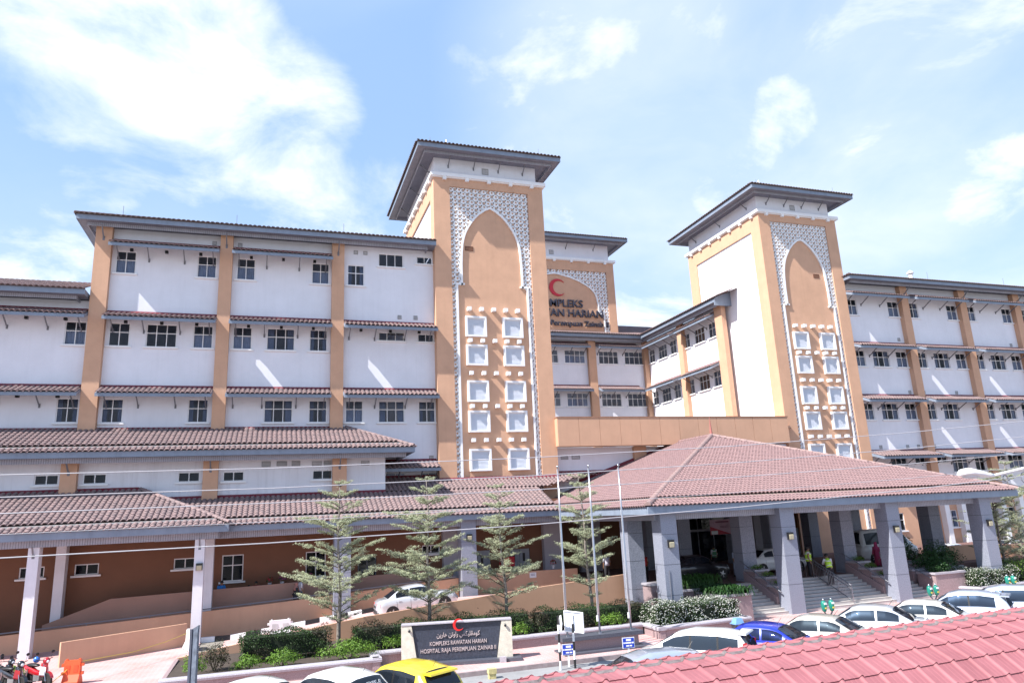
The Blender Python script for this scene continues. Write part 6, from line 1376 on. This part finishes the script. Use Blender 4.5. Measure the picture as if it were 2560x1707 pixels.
# motorcycles
def motorcycle(label, x, y, rz, col, accent):
    t = thing('motorcycle', label, 'motorcycle', (x, y, 0), 'motorcycles parked by the forecourt', rz, .95)
    for wx in (-.62, .62):
        w = MB(); nn_ = 20
        for k in range(nn_):
            pass
        w.lathe([(.235, -.03), (.275, -.045), (.29, 0), (.275, .045), (.235, .03)], (wx, 0, .29), 22, 'y'); wh = w.build('wheel', M_TYRE, t, True)
        r = MB()
        for k in range(8): a = k*math.pi/4; r.tube([(wx, 0, .29), (wx+.24*math.cos(a), 0, .29+.24*math.sin(a))], .009, 4)
        r.build('spokes', M_CHROME, wh, kind='stuff'); MB().lathe([(.04, -.06), (.04, .06)], (wx, 0, .29), 10, 'y').build('hub', M_CHROME, wh)
    MB().hexa([(-.15, -.1, .25), (.2, -.09, .25), (.2, .09, .25), (-.15, .1, .25)], [(-.2, -.08, .5), (.22, -.08, .48), (.22, .08, .48), (-.2, .08, .5)]).build('engine', mat('engine_grey', (.2, .2, .21), .4, .1), t)
    b = MB(); rg = [(-.95, .74, .07, .05), (-.75, .68, .12, .12), (-.45, .60, .13, .16), (-.1, .52, .10, .12), (.18, .50, .09, .12), (.36, .62, .11, .2), (.46, .86, .09, .1)]
    rings = [[b.p(X, w_*math.cos(2*math.pi*j/10), z+h_*math.sin(2*math.pi*j/10)) for j in range(10)] for X, z, w_, h_ in rg]
    for A, B in zip(rings, rings[1:]):
        for j in range(10): b.f.append([A[j], A[(j+1) % 10], B[(j+1) % 10], B[j]])
    b.f.append(rings[0][::-1]); b.f.append(rings[-1]); b.build('bodywork', col, t, True)
    s = MB(); s.blob((-.38, 0, .80), (.42, .13, .07), 12, 6); s.build('seat', M_BLACK, t, True)
    f = MB(); f.hexa([(.36, -.17, .5), (.5, -.02, .42), (.5, .02, .42), (.36, .17, .5)], [(.34, -.12, .92), (.54, -.03, .88), (.54, .03, .88), (.34, .12, .92)]); f.build('leg_shield', col, t)
    f = MB(); f.hexa([(.37, -.19, .5), (.53, -.04, .46), (.55, -.06, .5), (.4, -.2, .54)], [(.37, -.15, .8), (.55, -.045, .74), (.57, -.06, .78), (.4, -.16, .82)]); f.build('accent_panel', accent, t)
    MB().blob((.47, 0, 1.0), (.13, .13, .13), 10, 6).build('headlamp_cowl', col, t, True); MB().blob((.57, 0, .98), (.05, .07, .06), 8, 5).build('headlight', M_HEADL, t, True)
    fd = MB(); pv = None
    for k in range(9):
        a = R(20)+R(130)*k/8; cur = [fd.p(.62+.33*math.cos(a), y_, .29+.33*math.sin(a)) for y_ in (-.06, .06)]
        if pv: fd.f.append([pv[0], cur[0], cur[1], pv[1]])
        pv = cur
    fd.build('front_fender', col, t)
    for sy in (-1, 1): MB().tube([(.62, sy*.07, .29), (.42, sy*.07, .9)], .022, 6).build('fork', M_CHROME, t); MB().tube([(-.62, sy*.1, .29), (-.5, sy*.12, .68)], .03, 6).build('shock', M_CHROME, t)
    MB().tube([(.3, -.33, 1.06), (.42, -.12, 1.04), (.44, 0, 1.02), (.42, .12, 1.04), (.3, .33, 1.06)], .014, 6).build('handlebar', M_BLACK, t)
    for sy in (-1, 1):
        m_ = MB().tube([(.36, sy*.22, 1.06), (.34, sy*.28, 1.24)], .006, 5).build('mirror_stem', M_BLACK, t); MB().blob((.34, sy*.30, 1.29), (.02, .07, .055), 10, 6).build('mirror', M_BLACK, t)
    MB().tube([(.1, -.12, .25), (-.35, -.15, .24), (-.8, -.17, .34)], [.02, .03, .045], 8).build('exhaust', M_CHROME, t); MB().box(-1.02, -.95, -.08, .08, .66, .76).build('tail_light', M_TAIL, t)
MRED = paint('bike_red', (.45, .012, .02), .1); MBLK = paint('bike_black', (.02, .02, .025), .2)
motorcycle('red and white motorcycle with blue helmet beside the orange barrier', -8.0, 33.0, R(-46), MRED, M_TRIM)
tag(MB().blob((-8.12, 33.1, .96), (.12, .11, .115), 12, 8).build('helmet', paint('helmet_blue', (.03, .16, .55), .2), None, True), 'blue helmet hung on the red motorcycle', 'helmet')
motorcycle('dark grey motorcycle with a red panel, next to the red one', -8.75, 32.75, R(-46), MBLK, MRED); motorcycle('black motorcycle at the very edge of the picture', -9.5, 32.5, R(-44), MBLK, MBLK); motorcycle('black motorcycle with silver panel half hidden behind the others', -9.3, 33.5, R(-40), MBLK, SILV)
# ------------------------------------------------------------------ overhead wires and street lamp
M_WIRE = mat('wire_grey', (.42, .41, .44), .5, .05)
for lb, z, c, r in (('topmost overhead wire crossing the whole street', 6.48, .0016, .0095), ('second overhead wire from the top', 6.12, .0015, .0095), ('third overhead wire from the top', 5.86, .00115, .0095), ('thin faint overhead wire, fourth from the top', 5.53, .0011, .006), ('lowest overhead wire, sagging across the walkway columns', 5.16, .0014, .011)):
    tag(MB().tube([(x, 14, z+c*(x+3)**2) for x in range(-30, 41, 5)], r, 6).build('overhead_wire', M_WIRE), lb, 'wire', 'overhead wires')
t = thing('street_lamp', 'white street lamp head on a scrolled arm over the porch roof corner', 'street lamp', (17.6, 12, 0))
MB().lathe([(.1, 0), (.09, .5), (.07, 6.5), (.05, 6.7)], (17.6, 12, 0), 10).build('post', M_TRIM, t); MB().tube([(17.6, 12, 6.2), (16.4, 12, 5.98), (15.25, 12, 5.82)], .03, 8).build('arm', M_TRIM, t)
hd = MB(); rg = [(15.25, 5.815, .05, .05), (15.1, 5.82, .07, .07), (14.85, 5.85, .13, .10), (14.55, 5.89, .15, .12), (14.35, 5.885, .12, .10), (14.22, 5.86, .03, .03)]
rings = [[hd.p(X, 12+w_*math.cos(2*math.pi*j/12), z+(h_ if math.sin(2*math.pi*j/12) > 0 else h_*.55)*math.sin(2*math.pi*j/12)) for j in range(12)] for X, z, w_, h_ in rg]
for A, B in zip(rings, rings[1:]):
    for j in range(12): hd.f.append([A[j], A[(j+1) % 12], B[(j+1) % 12], B[j]])
hd.f.append(rings[0][::-1]); hd.f.append(rings[-1]); lh_ = hd.build('lamp_head', M_TRIM, t, True); MB().blob((14.6, 12, 5.82), (.25, .11, .05), 10, 5).build('lens', mat('lens_clear', (.6, .62, .65), .2), lh_, True)
for cx_, rr in ((15.6, .07), (16.2, .12)): MB().tube([(cx_+rr*math.cos(a*.5), 12, 5.75+rr*math.sin(a*.5)) for a in range(13)], .01, 5).build('scroll', M_STEEL, t)
MB().tube([(15.3, 12, 5.72), (17.5, 12, 5.2)], .012, 5).build('stay', M_STEEL, t)
# ------------------------------------------------------------------ flower arrangements and notices on the walkway
M_POT = mat('white_pot', (.6, .58, .6), .5); M_FLW = leafmat('pink_flower', (.48, .06, .18), (.30, .05, .25), .2, 30); M_FLR = leafmat('red_flower', (.5, .03, .04), (.35, .02, .06), .2, 30)
def flowers(label, x, y, z, m, s=1.0):
    t = thing('flower_arrangement', label, 'flowers', (x, y, z), 'flower arrangements along the walkway'); mb = MB(); g = MB()
    for k in range(70):
        d = rnd_dir(); p = Vector((x, y, z+.28*s))+Vector((d.x*.2*s, d.y*.15*s, abs(d.z)*.24*s)); leaf(mb if k % 2 else g, p, d+Vector((0, -.4, .3)), .09*s, .8)
    MB().lathe([(.07*s, 0), (.11*s, .2*s)], (x, y, z), 10).build('pot', M_POT, t); finish(mb, 'blooms', m, t); finish(g, 'leaves', M_FERN, t)
    for k in range(3): MB().tube([(x, y, z+.2*s), (x+.06*(k-1)*s, y, z+.75*s)], .006, 4).build('stem', M_TWIG, t)
for lb, x, y, z, m in (('red and white flower arrangement nearest the boy on the walkway', .14, 44.2, 2.12, M_FLR), ('purple flower arrangement next to it on the walkway parapet', .8, 44.2, 2.15, M_FLW), ('purple flower arrangement below the walkway window', 2.3, 44.2, 2.18, M_FLW), ('flower arrangement just past the dark glass entrance', 6.75, 44.2, 2.18, M_FLR), ('small pink flower arrangement behind the ramp car', 7.8, 44.2, 2.15, M_FLW), ('red flower arrangement on the high parapet behind the flagpoles', 16.5, 42.5, 2.1, M_FLR)): flowers(lb, x, y, z, m)
t = thing('table', 'table covered by a red cloth against the walkway wall', 'table', (13.9, 43.6, 1.3)); MB().box(13.5, 14.3, 43.3, 43.9, 2.35, 2.9).build('red_cloth', mat('red_cloth', (.42, .02, .03), .8), t)
for x in (13.55, 14.2): MB().box(x, x+.05, 43.4, 43.8, 1.25, 2.35).build('leg', M_STEEL, t)
t = thing('notice', 'white paper notice taped to the ochre parapet', 'notice', (15.0, 42.09, 1.7)); MB().box(14.8, 15.22, 42.085, 42.095, 1.7, 2.0).build('sheet', M_TRIM, t)
for z in (1.9, 1.83): MB().box(14.88, 15.14, 42.08, 42.084, z, z+.025).build('text_bar', mat('notice_ink', (.15, .15, .3), .8), t)
# ------------------------------------------------------------------ people
M_SKIN = mat('skin', (.30, .165, .10), .6, .05); M_HAIR = mat('hair', (.012, .01, .01), .6)
def person(label, x, y, z, rz, top, legs, H=1.62, pose='stand', hijab=None, vest=None, robe=None, group=None):
    """one skinned body; clothing and hair are its children.  Local -y is the way the person faces"""
    t = thing('person', label, 'person', (x, y, z), group, rz, H*.93)
    J = dict(hip=(0, 0, .53), belly=(0, 0, .62), chest=(0, -.005, .74), neck=(0, 0, .845), chin=(0, -.012, .885), head=(0, -.012, .93), crown=(0, -.005, .975))
    for s, k in ((1, 'l'), (-1, 'r')):
        J.update({'sh'+k: (s*.1, 0, .805), 'el'+k: (s*.13, .01, .645), 'wr'+k: (s*.125, -.035, .505), 'ha'+k: (s*.12, -.05, .465), 'hp'+k: (s*.052, 0, .50), 'kn'+k: (s*.06, -.012, .275), 'an'+k: (s*.06, .01, .045), 'to'+k: (s*.065, -.085, .018)})
    if pose == 'lean':
        for k in ('belly', 'chest', 'neck', 'chin', 'head', 'crown'): J[k] = (J[k][0], J[k][1]-(J[k][2]-.53)*.38, J[k][2]-.02)
        for s, k in ((1, 'l'), (-1, 'r')): J['sh'+k] = (s*.1, -.11, .785); J['el'+k] = (s*.14, -.17, .64); J['wr'+k] = (s*.07, -.26, .63); J['ha'+k] = (s*.03, -.28, .62)
    if pose == 'walk':
        J['knl'] = (.06, -.07, .285); J['anl'] = (.06, -.09, .06); J['tol'] = (.065, -.18, .04); J['knr'] = (-.06, .01, .275); J['anr'] = (-.06, .12, .06); J['tor'] = (-.065, .04, .02)
        J['wrl'] = (.125, .08, .52); J['hal'] = (.12, .1, .48); J['wrr'] = (-.125, -.12, .53); J['har'] = (-.12, -.15, .5)
    rad = dict(hip=.078, belly=.07, chest=.082, neck=.03, chin=.042, head=.058, crown=.04, sh=.036, el=.026, wr=.018, ha=.02, hp=.058, kn=.038, an=.024, to=.022)
    ed = [('hip', 'belly'), ('belly', 'chest'), ('chest', 'neck'), ('neck', 'chin'), ('chin', 'head'), ('head', 'crown')]
    for k in 'lr': ed += [('chest', 'sh'+k), ('sh'+k, 'el'+k), ('el'+k, 'wr'+k), ('wr'+k, 'ha'+k), ('hip', 'hp'+k), ('hp'+k, 'kn'+k), ('kn'+k, 'an'+k), ('an'+k, 'to'+k)]
    for s, k in ((1, 'l'), (-1, 'r')):      # four fingers and a thumb
        h_ = Vector(J['ha'+k]); d = (h_-Vector(J['wr'+k])).normalized()
        for f in range(5):
            o = Vector(((f-1.5)*.008, 0, 0)) if f < 4 else Vector((-s*.02, -.012, .012)); J['f%d%s' % (f, k)] = tuple(h_+o+d*(.03 if f < 4 else .008)); J['g%d%s' % (f, k)] = tuple(h_+o*1.2+d*(.05 if f < 4 else .02)+Vector((0, -.008, 0)))
            ed += [('ha'+k, 'f%d%s' % (f, k)), ('f%d%s' % (f, k), 'g%d%s' % (f, k))]; rad['f%d' % f] = .0055; rad['g%d' % f] = .0045
    names = list(J); me = bpy.data.meshes.new('body'); me.from_pydata([J[n] for n in names], [(names.index(a), names.index(b)) for a, b in ed], [])
    me.materials.append(M_SKIN); o = put('body', me, t); sk = o.modifiers.new('skin', 'SKIN'); sk.use_smooth_shade = True
    for i, n in enumerate(names):
        r = rad.get(n, rad.get(n[:-1], .03)); v = me.skin_vertices[0].data[i]; v.radius = (r, r*(.78 if n in ('hip', 'belly', 'chest') else 1)); v.use_root = n == 'hip'
    o.modifiers.new('sub', 'SUBSURF').levels = 1; o.modifiers['sub'].render_levels = 1
    def garment(nm, chains, m):
        mb = MB()
        for ch, rr in chains: mb.tube([J[c] for c in ch], rr, 10)
        return mb.build(nm, m, t, True)
    if robe:
        mb = MB(); mb.tube([J['neck'], J['chest'], J['belly'], J['hip'], (J['hip'][0], J['hip'][1], .3), (0, 0, .04)], [.05, .105, .1, .11, .12, .14], 12); mb.build('robe', robe, t, True)
        garment('sleeves', [(('shl', 'ell', 'wrl'), [.05, .042, .035]), (('shr', 'elr', 'wrr'), [.05, .042, .035])], robe)
    else:
        garment('shirt', [(('neck', 'chest', 'belly', 'hip'), [.045, .1, .092, .096]), (('chest', 'shl', 'ell'), [.06, .052, .038]), (('chest', 'shr', 'elr'), [.06, .052, .038])], top)
        garment('trousers', [(('hip', 'hpl', 'knl', 'anl'), [.085, .072, .05, .042]), (('hip', 'hpr', 'knr', 'anr'), [.085, .072, .05, .042])], legs)
    if vest: garment('hi_vis_vest', [(('neck', 'chest', 'belly', 'hip'), [.06, .108, .102, .104])], vest); 
    if vest:
        b0, b1 = Vector(J['belly']), Vector(J['hip']); MB().tube([b0.lerp(b1, .1), b0.lerp(b1, .35)], .108, 12).build('reflective_band', M_HEADL, t); c0 = Vector(J['chest']); MB().tube([c0+Vector((0, 0, .02)), c0+Vector((0, 0, .045))], .11, 12).build('reflective_band', M_HEADL, t)
    garment('shoes', [(('anl', 'tol'), [.03, .028]), (('anr', 'tor'), [.03, .028])], M_BLACK)
    hc = Vector(J['head'])
    if hijab:
        MB().blob(tuple(hc+Vector((0, .014, .008))), (.072, .075, .085), 12, 8).build('headscarf', hijab, t, True); MB().tube([tuple(hc+Vector((0, .01, -.03))), J['neck'], tuple(Vector(J['chest'])+Vector((0, 0, -.03)))], [.06, .075, .125], 12).build('scarf_drape', hijab, t, True)
    else: MB().blob(tuple(hc+Vector((0, .014, .02))), (.064, .066, .06), 12, 8).build('hair', M_HAIR, t, True)
    MB().blob(tuple(hc+Vector((0, -.064, -.008))), (.011, .014, .014), 6, 4).build('nose', M_SKIN, t)
    for s in (-1, 1): MB().blob(tuple(hc+Vector((s*.024, -.056, .006))), (.007, .005, .005), 6, 4).build('eye', M_HAIR, t)
    return t
C_ = lambda n, c: mat('cloth_'+n, c, .85, .08, 6)
HV = C_('hi_vis', (.45, .72, .06)); WS = C_('white', (.62, .63, .68)); BK = C_('black', (.02, .02, .025)); NV = C_('navy', (.03, .04, .09))
person('guard in yellow-green vest leaning on the stair railing, seen from behind', 28.35, 32.55, stz(32.55), R(160), WS, BK, 1.72, 'lean', vest=HV)
person('guard in yellow-green vest higher up the steps, facing his colleague', 27.85, 33.5, stz(33.5), R(60), WS, BK, 1.7, 'stand', vest=HV)
person('man in a blue shirt bending over the walkway parapet', -2.42, 44.1, 1.15, R(20), C_('blue', (.03, .22, .62)), NV, 1.62, 'lean')
person('woman in a black robe and brown headscarf walking down the ramp', 1.52, 42.75, .95, R(-80), BK, BK, 1.5, 'walk', hijab=C_('brown_scarf', (.30, .15, .13)), robe=BK)
person('man in a white shirt walking behind the woman in black', 1.75, 43.05, 1.05, R(-80), WS, NV, 1.62, 'walk')
person('boy in a red shirt behind the walkway parapet', -.58, 44.15, 1.2, R(10), C_('red', (.35, .03, .05)), NV, 1.35)
person('dark-haired child barely showing above the walkway parapet', -.95, 44.15, 1.15, R(160), BK, BK, 1.22)
person('woman in a pink headscarf passing behind the small planter', 34.6, 35.6, DK, R(-60), C_('pink', (.62, .08, .22)), BK, 1.5, 'walk', hijab=C_('pink', (.62, .08, .22)), robe=C_('rose', (.5, .06, .15)))
person('man in pale clothes walking under the porch past the banner', 25.3, 36.4, DK, R(170), C_('pale', (.42, .45, .56)), C_('pale', (.42, .45, .56)), 1.72, 'walk')
person('guard in reflective vest standing deep under the porch', 26.9, 41, DK, R(175), WS, BK, 1.62, vest=C_('green_vest', (.1, .3, .16)))
person('man in a red shirt between the first two granite columns', 20.3, 38, DK, R(180), C_('red2', (.45, .03, .03)), BK, 1.7)
person('man in a pale shirt behind the sparse tree under the porch edge', 18.9, 40, DK, R(180), C_('pale2', (.42, .42, .5)), BK, 1.72)
person('woman in a blue headscarf waiting deep under the porch', 33.6, 44.4, DK, R(-10), NV, NV, 1.6, hijab=C_('scarf_blue', (.10, .13, .26)), robe=C_('scarf_blue', (.10, .13, .26)))
person('man in a dark shirt waiting by the porch rear wall', 35.6, 45.2, DK, R(20), C_('dark', (.05, .05, .06)), BK, 1.45)
person('child in magenta at the picture edge beyond the walkway column', -13.2, 43, .4, R(0), C_('magenta', (.35, .01, .1)), BK, 1.3)
